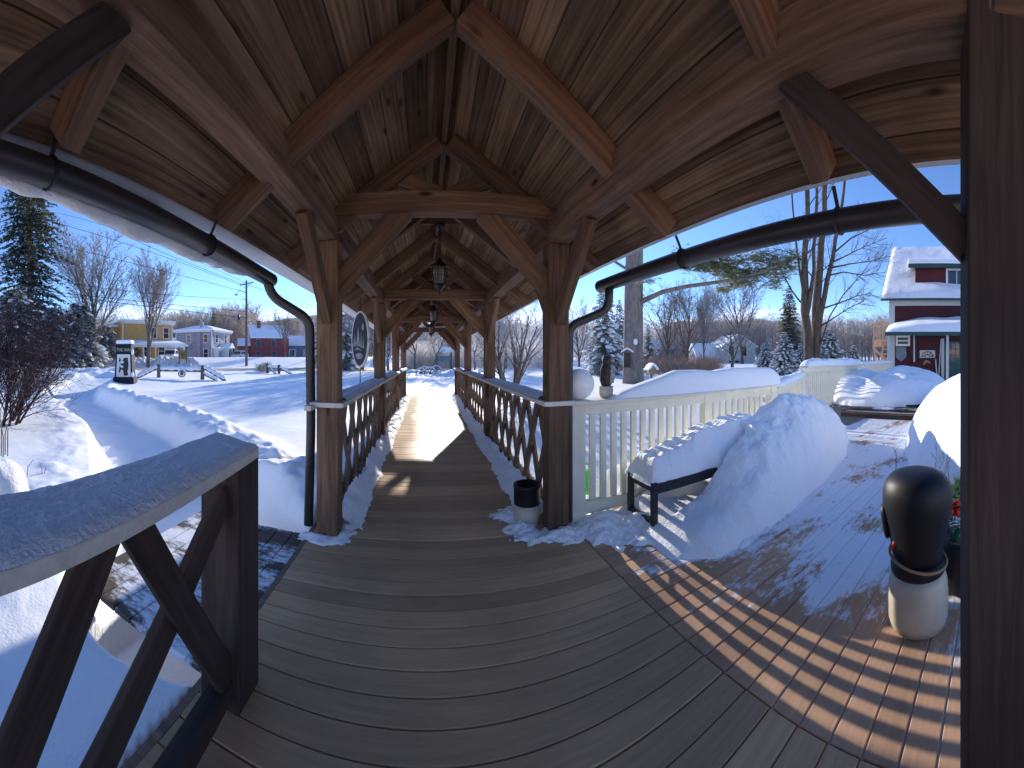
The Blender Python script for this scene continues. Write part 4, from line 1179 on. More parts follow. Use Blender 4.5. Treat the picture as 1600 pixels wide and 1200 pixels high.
# dry stalks poking from the right bank
dt = empty('dry_stalks', (3.2, 0.45, 0.2), 'thin dry twigs sticking out of the sunlit snow bank behind the urn', 'twigs')
rng = random.Random(9)
for u, v0, v1 in ((1461, 735, 690), (1466, 735, 705), (1476, 745, 700), (1483, 748, 710), (1400, 720, 700)):
    m = MB(); p = pt(u, v0, 3.15); q = pt(u + rng.uniform(-4, 10), v1, 3.15)
    mid = p.lerp(q, 0.5) + Vector((0, rng.uniform(-.03, .03), 0))
    m.tube([p - Vector((0, 0, 0.15)), p, mid, q], [0.004, 0.004, 0.003, 0.0015], 5)
    for s in (0.4, 0.7):
        b = p.lerp(q, s); m.tube([b, b + Vector((rng.uniform(-.05, .05), rng.uniform(-.06, .06), 0.07))], [0.0025, 0.001], 4)
    m.build('stalk', 'twig_brown', dt)
for nm, lb, spec, r__ in (('dry_stalks', 'a few bare stems poking from the smooth snow left of the handrail', ((42, 748, 52, 718), (66, 752, 62, 722), (68, 745, 70, 730)), 4.6),
                     ('dry_stalks', 'curled dry vine stems above the rounded snow lump at the left edge', ((2, 680, 10, 645), (8, 678, 16, 660), (5, 682, 2, 640), (12, 680, 17, 668)), 3.5)):
    p0 = pt(spec[0][0], spec[0][1], r__)
    dt = empty(nm, p0, lb, 'twigs')
    for u0, v0, u1, v1 in spec:
        m = MB(); p = pt(u0, v0, r__); q = pt(u1, v1, r__)
        md = p.lerp(q, 0.55) + Vector((rng.uniform(-.04, .04), rng.uniform(-.04, .04), 0.02))
        m.tube([p - Vector((0, 0, 0.2)), p, md, q, q + Vector((0.03, 0.0, -0.03))], [0.006, 0.006, 0.005, 0.003, 0.0015], 5)
        m.build('stalk', 'twig_brown', dt)
# ------------------------------------------------------------------ trees
def rot_about(d, ang, spin, rng):
    o = d.orthogonal().normalized()
    o = Matrix.Rotation(spin, 3, d) @ o
    return (d * math.cos(ang) + o * math.sin(ang)).normalized()

def grow(rng, tr, cr, p, d, L, rad, lvl, maxl, cfg):
    n = 5 if lvl == 0 else (4 if lvl == 1 else 3)
    pts = [p]; rads = [rad]; q = p.copy(); dd = d.copy()
    for k in range(n):
        up = cfg['up'] if lvl else 0.02
        dd = (dd + Vector((rng.gauss(0, cfg['wob']), rng.gauss(0, cfg['wob']), rng.gauss(0, cfg['wob']) + up))).normalized()
        q = q + dd * (L / n); pts.append(q.copy())
        t = (k + 1) / n
        rads.append(rad * (1 - t * (0.72 if lvl == 0 else 0.8)))
    ns = 7 if lvl == 0 else (5 if lvl == 1 else 3)
    (tr if lvl <= (1 if cfg.get('limb', True) else 0) else cr).tube(pts, rads, ns, cap=False)
    if lvl >= maxl: return
    nb = cfg['nb'][lvl]
    for k in range(nb):
        t = cfg['start'][lvl] + (1 - cfg['start'][lvl]) * ((k + rng.random() * 0.8) / nb)
        i = min(int(t * n), n - 1); f = t * n - i
        b = pts[i].lerp(pts[i + 1], f)
        bd = (pts[i + 1] - pts[i]).normalized()
        r0 = rads[i] + (rads[i + 1] - rads[i]) * f
        nd = rot_about(bd, R(rng.uniform(*cfg['ang'][lvl])), k * 2.4 + rng.random() * 1.2, rng)
        l2 = L * cfg['len'][lvl] * (1.1 - 0.55 * t) * rng.uniform(0.75, 1.2)
        grow(rng, tr, cr, b, nd, l2, max(r0 * rng.uniform(0.45, 0.65), cfg['rmin']), lvl + 1, maxl, cfg)

def bare_tree(name, label, cat, seed, H, rad, cfg, bmat='bark_grey', tmat='twig_grey', group=None, lean=(0, 0), stems=1, fixed=False):
    rng = random.Random(seed)
    t = empty(name, (0, 0, 0), label, cat, group, fixed=False)
    tr, cr = MB(), MB()
    for s in range(stems):
        q = 2 * math.pi * s / max(1, stems) + rng.random()
        sp = cfg.get('splay', 0.0)
        d = Vector((lean[0] + sp * math.cos(q) * rng.uniform(0.5, 1.1), lean[1] + sp * math.sin(q) * rng.uniform(0.5, 1.1), 1)).normalized()
        p = Vector((0.5 * sp * math.cos(q) * 0.6, 0.5 * sp * math.sin(q) * 0.6, -0.3))
        grow(rng, tr, cr, p, d, H * cfg['trunk'] * rng.uniform(0.85, 1.05), rad, 0, cfg.get('maxl', 4), cfg)
    tr.build('trunk', bmat, t, True)
    cr.build('crown', tmat, t)
    return t
CF = dict(nb=[14, 7, 6, 4], start=[0.25, 0.25, 0.2, 0.2], ang=[(30, 52), (25, 50), (25, 55), (25, 60)], len=[0.58, 0.55, 0.55, 0.6], up=0.07, wob=0.06, trunk=0.85, rmin=0.011)
CFU = dict(CF, nb=[16, 7, 6, 4], ang=[(18, 38), (20, 42), (22, 48), (25, 55)], up=0.10, len=[0.62, 0.5, 0.55, 0.6])
CFW = dict(CF, nb=[10, 7, 6, 3], start=[0.30, 0.2, 0.2, 0.2], ang=[(40, 75), (30, 60), (30, 60), (30, 60)], up=0.03, wob=0.12, trunk=0.6, len=[0.75, 0.6, 0.6, 0.6])
CFS = dict(nb=[9, 6, 5, 3], start=[0.2, 0.15, 0.1, 0.1], ang=[(20, 45), (22, 50), (25, 55), (25, 60)], len=[0.6, 0.6, 0.6, 0.6], up=0.05, wob=0.10, trunk=0.75, rmin=0.006, splay=0.45, maxl=3, limb=False)

CFV = dict(nb=[13, 10, 8, 5], start=[0.16, 0.2, 0.15, 0.15], ang=[(13, 36), (18, 38), (20, 42), (22, 50)], len=[1.02, 0.5, 0.5, 0.55], up=0.05, wob=0.035, trunk=0.60, rmin=0.020)
pA = bare_tree('maple_tree', '', 'tree', 11, 18, 0.33, dict(CFV), 'bark_brown', 'twig_mid')
pB = bare_tree('maple_tree', '', 'tree', 23, 16, 0.26, dict(CFV, rmin=0.017, start=[0.22, 0.2, 0.15, 0.15], ang=[(10, 30), (16, 36), (20, 42), (22, 50)]), 'bark_grey', 'twig_grey')
pC = bare_tree('bare_tree', '', 'tree', 37, 10, 0.17, dict(CFV, rmin=0.013, nb=[11, 9, 7, 4], wob=0.06, ang=[(15, 40), (20, 42), (22, 48), (25, 55)]), 'bark_brown', 'twig_brown')
pD = bare_tree('apple_tree', '', 'tree', 41, 6, 0.16, dict(CFW, rmin=0.011), 'bark_brown', 'twig_grey')
pE = bare_tree('bare_tree', '', 'tree', 53, 10, 0.13, dict(CFW, rmin=0.017, nb=[12, 8, 7, 4], ang=[(30, 60), (30, 60), (30, 60), (30, 60)]), 'bark_grey', 'twig_frost')
used = set()
def put(proto, u, r, sc, label, rz=None, group=None, z=None, lean=None):
    p = at(u, r); zb = tz(p.x, p.y) if z is None else z
    if proto.name not in used:
        used.add(proto.name); o = proto
        o.location = (p.x, p.y, zb); o.scale = (sc,) * 3 if not hasattr(sc, '__len__') else sc
        o['label'] = label
        if group: o['group'] = group
    else:
        o = copy_tree(proto, (p.x, p.y, zb), 0, sc, label, group)
    o.rotation_euler = (lean[0] if lean else 0, lean[1] if lean else 0, rz if rz is not None else u * 1.7)
    return o
G1 = 'bare trees across the road'
put(pA, 147, 46, (1.28, 1.28, 1.08), 'tallest bare maple, twigs white with frost, behind the snowy hemlock on the left', group=G1)
put(pB, 232, 47, (1.1, 1.1, 1.12), 'bare upright maple standing in front of the yellow house', group=G1)
put(pC, 446, 74, 1.05, 'bare tree at the right corner of the barn red house across the road', group=G1)
put(pE, 480, 60, 0.95, 'frosted bare tree seen in the narrow gap beside the left downspout', group=G1)
put(pC, 330, 92, 1.0, 'bare tree rising behind the grey house roof beside the wires', group=G1)
put(pC, 365, 98, 1.05, 'bare tree behind the grey house just left of the utility pole', group=G1)
G2 = 'frosted trees beyond the far end of the walkway'
put(pE, 648, 40, 0.95, 'frosted bare tree framed at the left of the walkway end opening', group=G2)
put(pE, 672, 37, 0.85, 'leaning snowy tree in the middle of the walkway end opening', group=G2, lean=(0, R(20)), rz=0.1)
put(pE, 704, 42, 0.9, 'frosted bare tree framed at the right of the walkway end opening', group=G2, rz=2.0)
put(pE, 622, 45, 1.0, 'frosted bare tree seen between the two farthest left posts', group=G2, rz=4.0)
put(pE, 742, 38, 0.85, 'frosted bare tree seen between the right walkway posts', group=G2, rz=5.0)
put(pE, 790, 42, 0.95, 'tall frosted bare tree behind the arching snowy shrub on the right', group=G2, rz=1.0)
put(pE, 585, 48, 1.0, 'frosted bare tree seen behind the nearer oval sign', group=G2, rz=3.0)
put(pE, 607, 36, 1.1, 'tall frosted bare tree seen just past the second oval sign', group=G2, rz=2.6)
put(pC, 566, 41, 1.15, 'tall bare tree right behind the nearer oval sign', group=G2, rz=1.6)
put(pC, 632, 52, 1.1, 'tall bare tree behind the two farthest left posts', group=G2, rz=5.6)
G3 = 'bare trees along the right hand yard'
put(pC, 1042, 40, 1.05, 'bare tree just right of the big pine trunk, leaning stems over the rusty brush', group=G3)
put(pC, 1074, 43, 1.1, 'bare tree second to the right of the pine trunk, above the brush', group=G3, rz=2)
put(pB, 1099, 40, (0.45, 0.45, 0.68), 'tall slim bare tree left of the white house', group=G3)
put(pC, 1160, 54, 1.5, 'bare tree with rounded crown behind the white house', group=G3, rz=4)
put(pD, 1144, 36, 1.25, 'low spreading apple tree in front of the white house', group=G3)
put(pC, 905, 46, 0.9, 'bare tree seen left of the snowy spruce by the right downspout', group=G3, rz=5)

# arching multi-stem shrub right of the walkway
def shrub(name, label, cat, u, r, seed, H, stems, rad, cfg, bm, tm, group=None, z=None):
    t = bare_tree(name, label, cat, seed, H, rad, cfg, bm, tm, group, stems=stems)
    p = at(u, r); t.location = (p.x, p.y, tz(p.x, p.y) if z is None else z); return t
shrub('snowy_shrub', 'many stemmed tree with arching snow lined branches outside the right lattice', 'shrub', 798, 16.5, 61, 5.2, 8, 0.085, dict(CFS, splay=0.42, nb=[7, 6, 4, 3], rmin=0.010, limb=True), 'bark_brown', 'twig_frost')
shrub('twiggy_bush', 'dense dark purple twiggy bush at the left edge of the yard', 'bush', 2, 8.2, 71, 3.15, 19, 0.032, dict(CFS, nb=[11, 8, 6, 3], rmin=0.0045, splay=0.75, up=0.06, len=[0.6, 0.6, 0.6, 0.6]), 'twig_purple', 'twig_purple')
shrub('bare_shrub', 'brown bare shrub in front of the yellow house, left of the navy sign', 'bush', 158, 44, 73, 3.2, 10, 0.03, dict(CFS, rmin=0.014), 'twig_rust', 'twig_rust')
shrub('bare_shrub', 'small frosted shrub beside the second log fence', 'bush', 412, 33, 75, 1.4, 8, 0.02, dict(CFS, rmin=0.009), 'twig_frost', 'twig_frost')

# conifers
def conifer(name, label, seed, H, Wd, nmat, group=None, dens=1.0, pads=0.0, droop=0.25, bare=0.05, clump=0.38, cone=0.9):
    rng = random.Random(seed)
    t = empty(name, (0, 0, 0), label, 'tree', group, fixed=False)
    MB().tube([(0, 0, -0.3), (0.02 * H * 0.1, 0, H * 0.5), (0, 0, H)], [H * 0.014, H * 0.009, 0.01], 8).build('trunk', 'bark_brown', t, True)
    m = MB(); z = H * bare; sp = MB()
    while z < H * 0.99:
        f = (z / H - bare) / (1 - bare)
        Lb = Wd / 2 * (1 - f) ** cone * rng.uniform(0.85, 1.1) + 0.08
        nb = max(4, int((5 + 5 * (1 - f)) * dens))
        a0 = rng.random() * 6.28
        for k in range(nb):
            a = a0 + 2 * math.pi * k / nb + rng.gauss(0, 0.15)
            L = Lb * rng.uniform(0.6, 1.15)
            dirx, diry = math.cos(a), math.sin(a)
            rise = 0.25 * (f - 0.3)
            for j in range(int(1 + L * 1.6) if rng.random() < pads else 0):
                s_ = rng.uniform(0.45, 1.0); w_ = rng.uniform(0.10, 0.2) * min(1.0, 0.4 + L * 0.5) * (H / 4.6) ** 0.5
                c_ = Vector((dirx * L * s_, diry * L * s_, z + L * (rise * s_ - droop * s_ * s_) + 0.05))
                sp.lathe([(w_ * 0.8, -0.25 * w_), (w_, 0.0), (w_ * 0.7, 0.38 * w_), (0.01, 0.5 * w_)], 7, (0, 0, 0))
                nv = 28; ca, sa = dirx, diry; st = rng.uniform(1.2, 1.9)
                for q in range(len(sp.v) - nv, len(sp.v)):
                    x_, y_, z_ = sp.v[q]; x_ *= st
                    sp.v[q] = (c_.x + x_ * ca - y_ * sa, c_.y + x_ * sa + y_ * ca, c_.z + z_ - droop * 0.7 * x_)
            steps = max(3, int(L / (clump * 0.42)))
            for j in range(steps):
                s = (j + 0.5 + rng.uniform(-0.3, 0.3)) / steps
                zz_ = z + L * (rise * s - droop * s * s) + rng.gauss(0, 0.03)
                c = Vector((dirx * L * s, diry * L * s, zz_))
                ws = clump * (0.55 + 0.6 * (1 - abs(2 * s - 0.9))) * min(1, 0.35 + L / 2.0)
                for q in range(8):
                    aa_ = a + rng.uniform(-1.5, 1.5)
                    d = Vector((math.cos(aa_), math.sin(aa_), rng.uniform(-0.6, 0.10))).normalized()
                    sd = Vector((-d.y, d.x, rng.uniform(-0.5, 0.5))).normalized() * ws * 0.115
                    e = c + d * ws * rng.uniform(0.6, 1.0)
                    md = c.lerp(e, 0.5)
                    m.add([c, md - sd, e, md + sd], [(0, 1, 2, 3)])
        z += H * (0.017 + 0.013 * rng.random()) * (1.1 if H > 8 else 1.6)
    nf = len(m.f); m.add(sp.v, sp.f)
    o = m.build('crown', nmat, t)
    if sp.v:
        o.data.materials.append(M['snow_lump'])
        o.data.polygons.foreach_set('material_index', [0] * nf + [1] * (len(m.f) - nf))
        o.data.polygons.foreach_set('use_smooth', [False] * nf + [True] * (len(m.f) - nf))
    return t
c1 = conifer('spruce_tree', '', 101, 29.0, 13.0, 'needle_dark', dens=1.5, clump=0.85, droop=0.35, bare=0.06, cone=0.55)
p = at(46, 42); c1.location = (p.x, p.y, tz(p.x, p.y)); c1['label'] = 'tall dark spruce near the left edge, the highest tree across the road'
c2 = conifer('hemlock_tree', '', 103, 9.5, 9.6, 'needle_snowy', dens=1.05, pads=0.22, clump=0.95, droop=0.4, bare=0.06, cone=0.42)
G4 = 'snow laden hemlocks below the tall spruce'
put(c2, 124, 40, 0.80, 'snow laden hemlock just left of the yellow house', group=G4)
put(c2, 84, 38, 0.70, 'broad snow laden hemlock at the foot of the tall spruce', group=G4)
put(c2, 165, 52, 0.62, 'smaller hemlock close against the left wall of the yellow house', group=G4)
put(c2, 20, 36, 0.85, 'snow dusted hemlock behind the purple twiggy bush', group=G4)
c3 = conifer('snowy_spruce', '', 107, 8.6, 4.6, 'needle_snowy', dens=1.1, pads=0.35, clump=0.5, droop=0.45, bare=0.02, cone=0.75)
G5 = 'mid-sized snowy spruces'
put(c3, 944, 30, 0.92, 'snowy spruce between the right downspout and the big pine trunk', group=G5)
put(c3, 968, 40, 0.9, 'snowy spruce close against the left side of the big pine trunk', group=G5)
put(c3, 1013, 44, 0.62, 'small snowy spruce just to the right of the pine trunk', group=G5)
put(c3, 540, 42, 1.0, 'snowy spruce seen between the near left post and the oval sign', group=G5)
put(c3, 502, 52, 1.0, 'snowy spruce seen between the left downspout and the near left post', group=G5)
c4 = conifer('blue_spruce', '', 109, 4.6, 4.0, 'needle_blue', dens=1.5, pads=0.9, clump=0.62, droop=0.30, bare=0.01, cone=0.8)
G6 = 'young blue spruces loaded with snow'
for u, r, s, lb in ((1195, 32, 0.60, 'leftmost young snow covered spruce, beside the white house'), (1225, 30, 0.78, 'tallest young snow covered spruce, below the tall olive conifer'),
                    (1251, 34, 0.60, 'young snow covered spruce half hidden at the left of the maple trunks'), (1297, 31, 0.86, 'young snow covered spruce just right of the maple trunks'),
                    (1334, 31, 0.56, 'smallest young snow covered spruce, nearest the pink stair deck')):
    put(c4, u, r, s, lb, group=G6)
c5 = conifer('tall_conifer', '', 113, 12, 5.8, 'needle_olive', dens=1.1, clump=0.85, droop=0.2, bare=0.03, cone=0.7)
put(c5, 1233, 52, 0.94, 'tall olive brown conifer behind the young blue spruces')
put(c5, 334, 100, 1.05, 'dark conifer rising behind the grey house between two bare trees')

# big white pine with one long bough
pp = at(990, 20.5); pz = tz(pp.x, pp.y)
pine = empty('pine_tree', (pp.x, pp.y, pz), 'massive grey pine trunk beyond the white rail with one long needled bough', 'tree')
rng = random.Random(15)
tb = MB()
tb.tube([(pp.x, pp.y, pz - 0.4), (pp.x - 0.05, pp.y, 1.0), (pp.x, pp.y, 5.0), (pp.x + 0.1, pp.y, 10.0), (pp.x, pp.y, 17), (pp.x, pp.y, 23)], [0.66, 0.56, 0.53, 0.45, 0.25, 0.05], 22)
bough = [pt(1003, 471, 20.2), pt(1035, 456, 19.6), pt(1070, 448, 19.0), pt(1120, 441, 18.2), pt(1160, 434, 17.6), pt(1195, 424, 17.2), pt(1225, 410, 17.0)]
tb.tube(bough, [0.15, 0.13, 0.11, 0.09, 0.07, 0.05, 0.02], 9)
bough2 = [pt(1000, 430, 20.4), pt(1040, 422, 19.8), pt(1080, 410, 19.0), pt(1120, 396, 18.5), pt(1170, 392, 18.0), pt(1200, 380, 17.8)]
tb.tube(bough2, [0.10, 0.09, 0.075, 0.06, 0.04, 0.015], 8)
tb.tube([pt(986, 425, 20.6), pt(955, 405, 21), pt(925, 400, 21.5)], [0.09, 0.07, 0.02], 7)
tb.tube([pt(990, 350, 20.5), pt(1050, 330, 19.5), pt(1120, 320, 18.5)], [0.10, 0.07, 0.02], 7)
tb.build('trunk', 'bark_pine', pine, True)
cm = MB()
def tuft(c, spread, n):
    for _ in range(int(n * 1.45)):
        b = c + Vector((rng.gauss(0, spread), rng.gauss(0, spread), rng.gauss(0, spread * 0.42)))
        for q in range(9):
            d = Vector((rng.gauss(0, 1), rng.gauss(0, 1), rng.gauss(0.1, 0.6))).normalized()
            w = d.orthogonal().normalized() * 0.019
            e = b + d * rng.uniform(0.14, 0.26)
            cm.add([b - w, b + w, e], [(0, 1, 2)])
for u, v, sp, n in ((1062, 412, 0.22, 45), (1082, 412, 0.36, 150), (1105, 415, 0.42, 190), (1130, 420, 0.45, 190), (1155, 426, 0.42, 160), (1180, 428, 0.40, 140), (1205, 420, 0.38, 120), (1225, 408, 0.35, 100), (1195, 405, 0.36, 90),
                    (1180, 402, 0.3, 60), (1145, 445, 0.30, 70), (1128, 452, 0.20, 35), (1205, 445, 0.28, 50), (1240, 400, 0.25, 40), (1100, 395, 0.3, 60), (1165, 385, 0.25, 40), (1010, 438, 0.25, 30), (930, 400, 0.4, 80)):
    tuft(pt(u, v, 18.0 + rng.uniform(-0.6, 0.8)), sp, n)
for u, v, sp, n in ((1075, 398, .35, 60), (1120, 402, .4, 90), (1150, 408, .4, 90), (1215, 432, .3, 50), (1235, 420, .25, 40), (1140, 432, .35, 60), (1170, 442, .3, 60)):
    tuft(pt(u, v, 17.6 + rng.uniform(-0.6, 0.8)), sp, n)
cm.build('crown', 'needle_pine', pine)
# birdhouse feeder hung on the trunk, and a small birdhouse on a post
bf = empty('bird_feeder', pt(980, 558, 19.3), 'tall wooden bird feeder with a snowy roof fixed to the pine trunk', 'bird feeder')
q = pt(980, 558, 19.55); dv = Vector((q.x, q.y, 0)).normalized(); sd = Vector((dv.y, -dv.x, 0))
rm = Matrix((sd, dv, Vector((0, 0, 1)))).transposed()
MB().box(q + Vector((0, 0, -0.15)), (0.36, 0.3, 0.75), rm).build('box', 'timber_dark', bf)
MB().box(q + Vector((0, 0, -0.55)), (0.62, 0.4, 0.05), rm).build('tray', 'log_grey', bf)
mb = MB(); mb.prism([(-0.30, 0.22), (0.30, 0.22), (0.0, 0.42)], lambda a, b, k: q + sd * a + Vector((0, 0, b)) + dv * k, -0.24, 0.2); mb.build('roof', 'log_grey', bf)
mb = MB(); mb.prism([(-0.34, 0.235), (-0.31, 0.33), (-0.14, 0.44), (0.0, 0.50), (0.14, 0.44), (0.31, 0.33), (0.34, 0.235), (0.0, 0.43)], lambda a, b, k: q + sd * a + Vector((0, 0, b)) + dv * k, -0.26, 0.2); mb.build('snow_cap', 'snow', bf)
q = pt(993, 534, 19.6); 
o = MB().lathe([(0.02, -0.16), (0.09, -0.14), (0.11, 0.0), (0.10, 0.10), (0.07, 0.15), (0.01, 0.17)], 12, q).build('nest_box', 'snow', None, True)
tag(o, 'small snow plastered knob on the pine trunk above the feeder', 'nest box')
bh = empty('bird_house', at(1018, 17, 0), 'little birdhouse with a steep snowy roof on a post beyond the white rail', 'bird house')
q = pt(1018, 578, 17); dv = Vector((q.x, q.y, 0)).normalized(); sd = Vector((dv.y, -dv.x, 0))
rm = Matrix.Rotation(R(25), 3, 'Z') @ Matrix((sd, dv, Vector((0, 0, 1)))).transposed()
fnb = lambda a, b, k: q + rm @ Vector((a, k, b))
MB().prism([(-0.17, -0.2), (0.17, -0.2), (0.17, 0.03), (0, 0.2), (-0.17, 0.03)], fnb, -0.17, 0.2).build('box', 'tan_wood', bh)
MB().prism([(-0.25, -0.02), (0.0, 0.215), (0.25, -0.02), (0.27, 0.05), (0.12, 0.25), (0, 0.33), (-0.12, 0.25), (-0.27, 0.05)], fnb, -0.24, 0.26).build('snow_cap', 'snow', bh)
MB().tube([q + Vector((0, 0, -0.2)), Vector((q.x, q.y, -0.3))], 0.05, 8).build('pole', 'log_grey', bh)

# maple clump in the right yard, trunks placed one by one
mp_ = at(1272, 18.0); mz = tz(mp_.x, mp_.y)
mc = empty('maple_clump', (mp_.x, mp_.y, mz), 'clump of thick bare maple trunks in front of the treeline left of the red house', 'tree')
rng = random.Random(77)
tr, cr = MB(), MB()
r_ = 18.0
def limb(P, r0, r1, nb=6, lenf=1.5, lv=2, cfg=dict(CF, rmin=0.008, nb=[6, 5, 4, 3], start=[0.2, 0.2, 0.15, 0.1], ang=[(28, 55)] * 4, len=[0.6, 0.6, 0.6, 0.6])):
    Q = []
    for a_, b_ in zip(P[:-1], P[1:]):
        Q += [a_, a_.lerp(b_, 0.5) + Vector((rng.gauss(0, .5), rng.gauss(0, .5), 0)) * r0 * 0.45]
    P = Q + [P[-1]]
    rad = [(r0 + (r1 - r0) * (k / (len(P) - 1)) ** 0.8) * rng.uniform(0.94, 1.08) for k in range(len(P))]
    tr.tube(P, rad, 11 if r0 > 0.1 else 6)
    for k in range(nb):
        t = 0.35 + 0.65 * rng.random(); x = t * (len(P) - 1); i = min(int(x), len(P) - 2)
        b = P[i].lerp(P[i + 1], x - i); d = (P[i + 1] - P[i]).normalized()
        grow(rng, tr, cr, b, rot_about(d, R(rng.uniform(30, 60)), rng.random() * 6.28, rng), lenf * rng.uniform(0.5, 1.1), max(0.012, r1 * 0.4), 1, 1 + lv, cfg)
V = lambda u, v, dr=0.0: pt(u, v, r_ + dr)
limb([V(1262, 590), V(1262, 520), V(1258, 450), V(1257, 400), V(1262, 340), V(1262, 250), V(1258, 150)], 0.26, 0.08, 9, 2.2)
limb([V(1280, 590, .3), V(1276, 520, .3), V(1278, 450, .3), V(1283, 380, .3), V(1288, 300, .3), V(1292, 180, .3)], 0.30, 0.09, 9, 2.2)
limb([V(1259, 500), V(1267, 455, -.1), V(1272, 420, -.2), V(1274, 360, -.2), V(1276, 260, -.2)], 0.13, 0.06, 6, 1.8)
limb([V(1276, 530, .3), V(1282, 490, .3), V(1292, 440, .2), V(1302, 400, .2), V(1312, 345, .2), V(1322, 260, .2)], 0.19, 0.06, 9, 2.0)
limb([V(1259, 490), V(1254, 450, -.1), V(1248, 410, -.2), V(1242, 360, -.2), V(1236, 280, -.2)], 0.08, 0.04, 6, 1.6)
for P in ([(1256, 478), (1238, 455), (1222, 425), (1208, 400), (1180, 388)], [(1300, 410), (1325, 398), (1352, 385), (1385, 372)], [(1300, 418), (1330, 412), (1362, 408), (1392, 400)], [(1296, 430), (1318, 425), (1350, 430), (1385, 425)],
          [(1277, 552), (1296, 495), (1318, 460), (1345, 430), (1370, 395)], [(1303, 395), (1330, 372), (1365, 355), (1400, 340)], [(1286, 482), (1320, 470), (1340, 462), (1362, 458)], [(1279, 512), (1325, 482), (1350, 470)], [(1258, 410), (1235, 395), (1210, 388)], [(1310, 360), (1340, 345), (1380, 338)]):
    limb([V(a, b, 0.2 + 0.25 * k_ * rng.uniform(-1, 1)) for k_, (a, b) in enumerate(P)], 0.05, 0.012, 16, 1.25, 1, dict(CF, rmin=0.007, nb=[5, 6, 4, 3], start=[0.1] * 4, ang=[(20, 50)] * 4, len=[0.6] * 4))
tr.build('trunk', 'bark_maple', mc, True)
cr.build('crown', 'twig_brown', mc)

# rusty brush and far woods: masses nobody could count
def brush(name, us, rs, n, h, mat, seed, w=0.02):
    rng = random.Random(seed); m = MB()
    for k in range(n):
        p = at(rng.uniform(*us), rng.uniform(*rs)); z = tz(p.x, p.y) - 0.1
        b = Vector((p.x, p.y, z)); H = h * rng.uniform(0.5, 1.15)
        for j in range(7):
            d = Vector((rng.gauss(0, 0.42), rng.gauss(0, 0.42), 1)).normalized()
            e = b + d * H * rng.uniform(0.6, 1.0)
            wv = Vector((math.cos(j * 1.3), math.sin(j * 1.3), 0)) * w
            m.add([b - wv, b + wv, e], [(0, 1, 2)])
            for q in range(6):
                s = b.lerp(e, rng.uniform(0.25, 0.9)); f = s + Vector((rng.gauss(0, 0.3), rng.gauss(0, 0.3), rng.uniform(0.3, 0.7))) * H * 0.35
                m.add([s - wv * 0.6, s + wv * 0.6, f], [(0, 1, 2)])
    o = m.build(name, mat); tag(o, kind='stuff'); return o
brush('brush', (1010, 1125), (28, 44), 300, 2.1, 'twig_rust', 31)
brush('brush', (640, 860), (42, 62), 520, 4.6, 'wood_frost', 33, 0.03)
brush('brush', (628, 718), (41.5, 50), 110, 4.2, 'wood_frost', 39, 0.025)
brush('brush', (60, 200), (52, 60), 160, 2.6, 'twig_rust', 35, 0.03)
def far_wood(name, spans, seed, mat):
    rng = random.Random(seed); m = MB()
    for (u0, u1, r0, r1, n, hv0, hv1) in spans:
        for k in range(n):
            u = rng.uniform(u0, u1); r = rng.uniform(r0, r1); p = at(u, r)
            t = (u - u0) / (u1 - u0); vtop = hv0 + (hv1 - hv0) * t + rng.gauss(0, 5)
            b = Vector((p.x, p.y, 0.2)); H = max(3.0, zz(vtop, r) - 0.2)
            w0 = 0.0012 * r
            m.tube([b, b + Vector((rng.gauss(0, .03) * H, rng.gauss(0, .03) * H, H * 0.9))], [w0 * 0.9, w0 * 0.2], 3, False)
            for j in range(26):
                s = b + Vector((0, 0, H * rng.uniform(0.10, 0.8)))
                a = rng.random() * 6.28; up = rng.uniform(0.7, 1.7)
                d = Vector((math.cos(a), math.sin(a), up)).normalized()
                L = min(H * rng.uniform(0.14, 0.34), (H - (s.z - b.z)) / max(0.3, d.z) + 0.3)
                e = s + d * L; wv = d.orthogonal().normalized() * w0 * 0.45
                m.add([s - wv, s + wv, e], [(0, 1, 2)])
                for q in range(8):
                    s2 = s.lerp(e, rng.uniform(0.25, 0.95)); d2 = (d + Vector((rng.gauss(0, .6), rng.gauss(0, .6), rng.gauss(0.1, .4)))).normalized()
                    e2 = s2 + d2 * L * rng.uniform(0.25, 0.5)
                    wv = d2.orthogonal().normalized() * w0 * 0.42
                    m.add([s2 - wv, s2 + wv, e2], [(0, 1, 2)])
    o = m.build(name, mat); tag(o, kind='stuff'); return o
far_wood('far_woods', [(-120, 180, 95, 150, 130, 470, 495), (180, 400, 110, 170, 200, 502, 476), (400, 620, 110, 170, 150, 502, 500)], 41, 'wood_far')
far_wood('far_woods', [(600, 860, 62, 100, 190, 512, 500), (860, 1030, 75, 130, 130, 502, 500)], 43, 'wood_frost')
far_wood('far_woods', [(1030, 1190, 66, 105, 170, 500, 492), (1190, 1600, 58, 105, 330, 494, 496)], 45, 'wood_far')
# low wooded hills on the horizon
aa = np.radians(np.linspace(-95, 120, 260)); rr = np.linspace(330, 900, 10)
A, RR = np.meshgrid(aa, rr); X, Y = RR * np.sin(A), RR * np.cos(A)
hh = (26 + 30 * np.clip(0.5 + fbm(np.degrees(A) / 14 + 3, A * 0, 4), 0, 1.2)) * sst(330, 520, RR) * RR / 520
simple('hill_wood', (0.34, 0.30, 0.29), 0.95, nscale=0.05, amt=0.3)
g = grid_mesh('hills', X, Y, hh - 1, 'hill_wood'); tag(g, kind='structure')
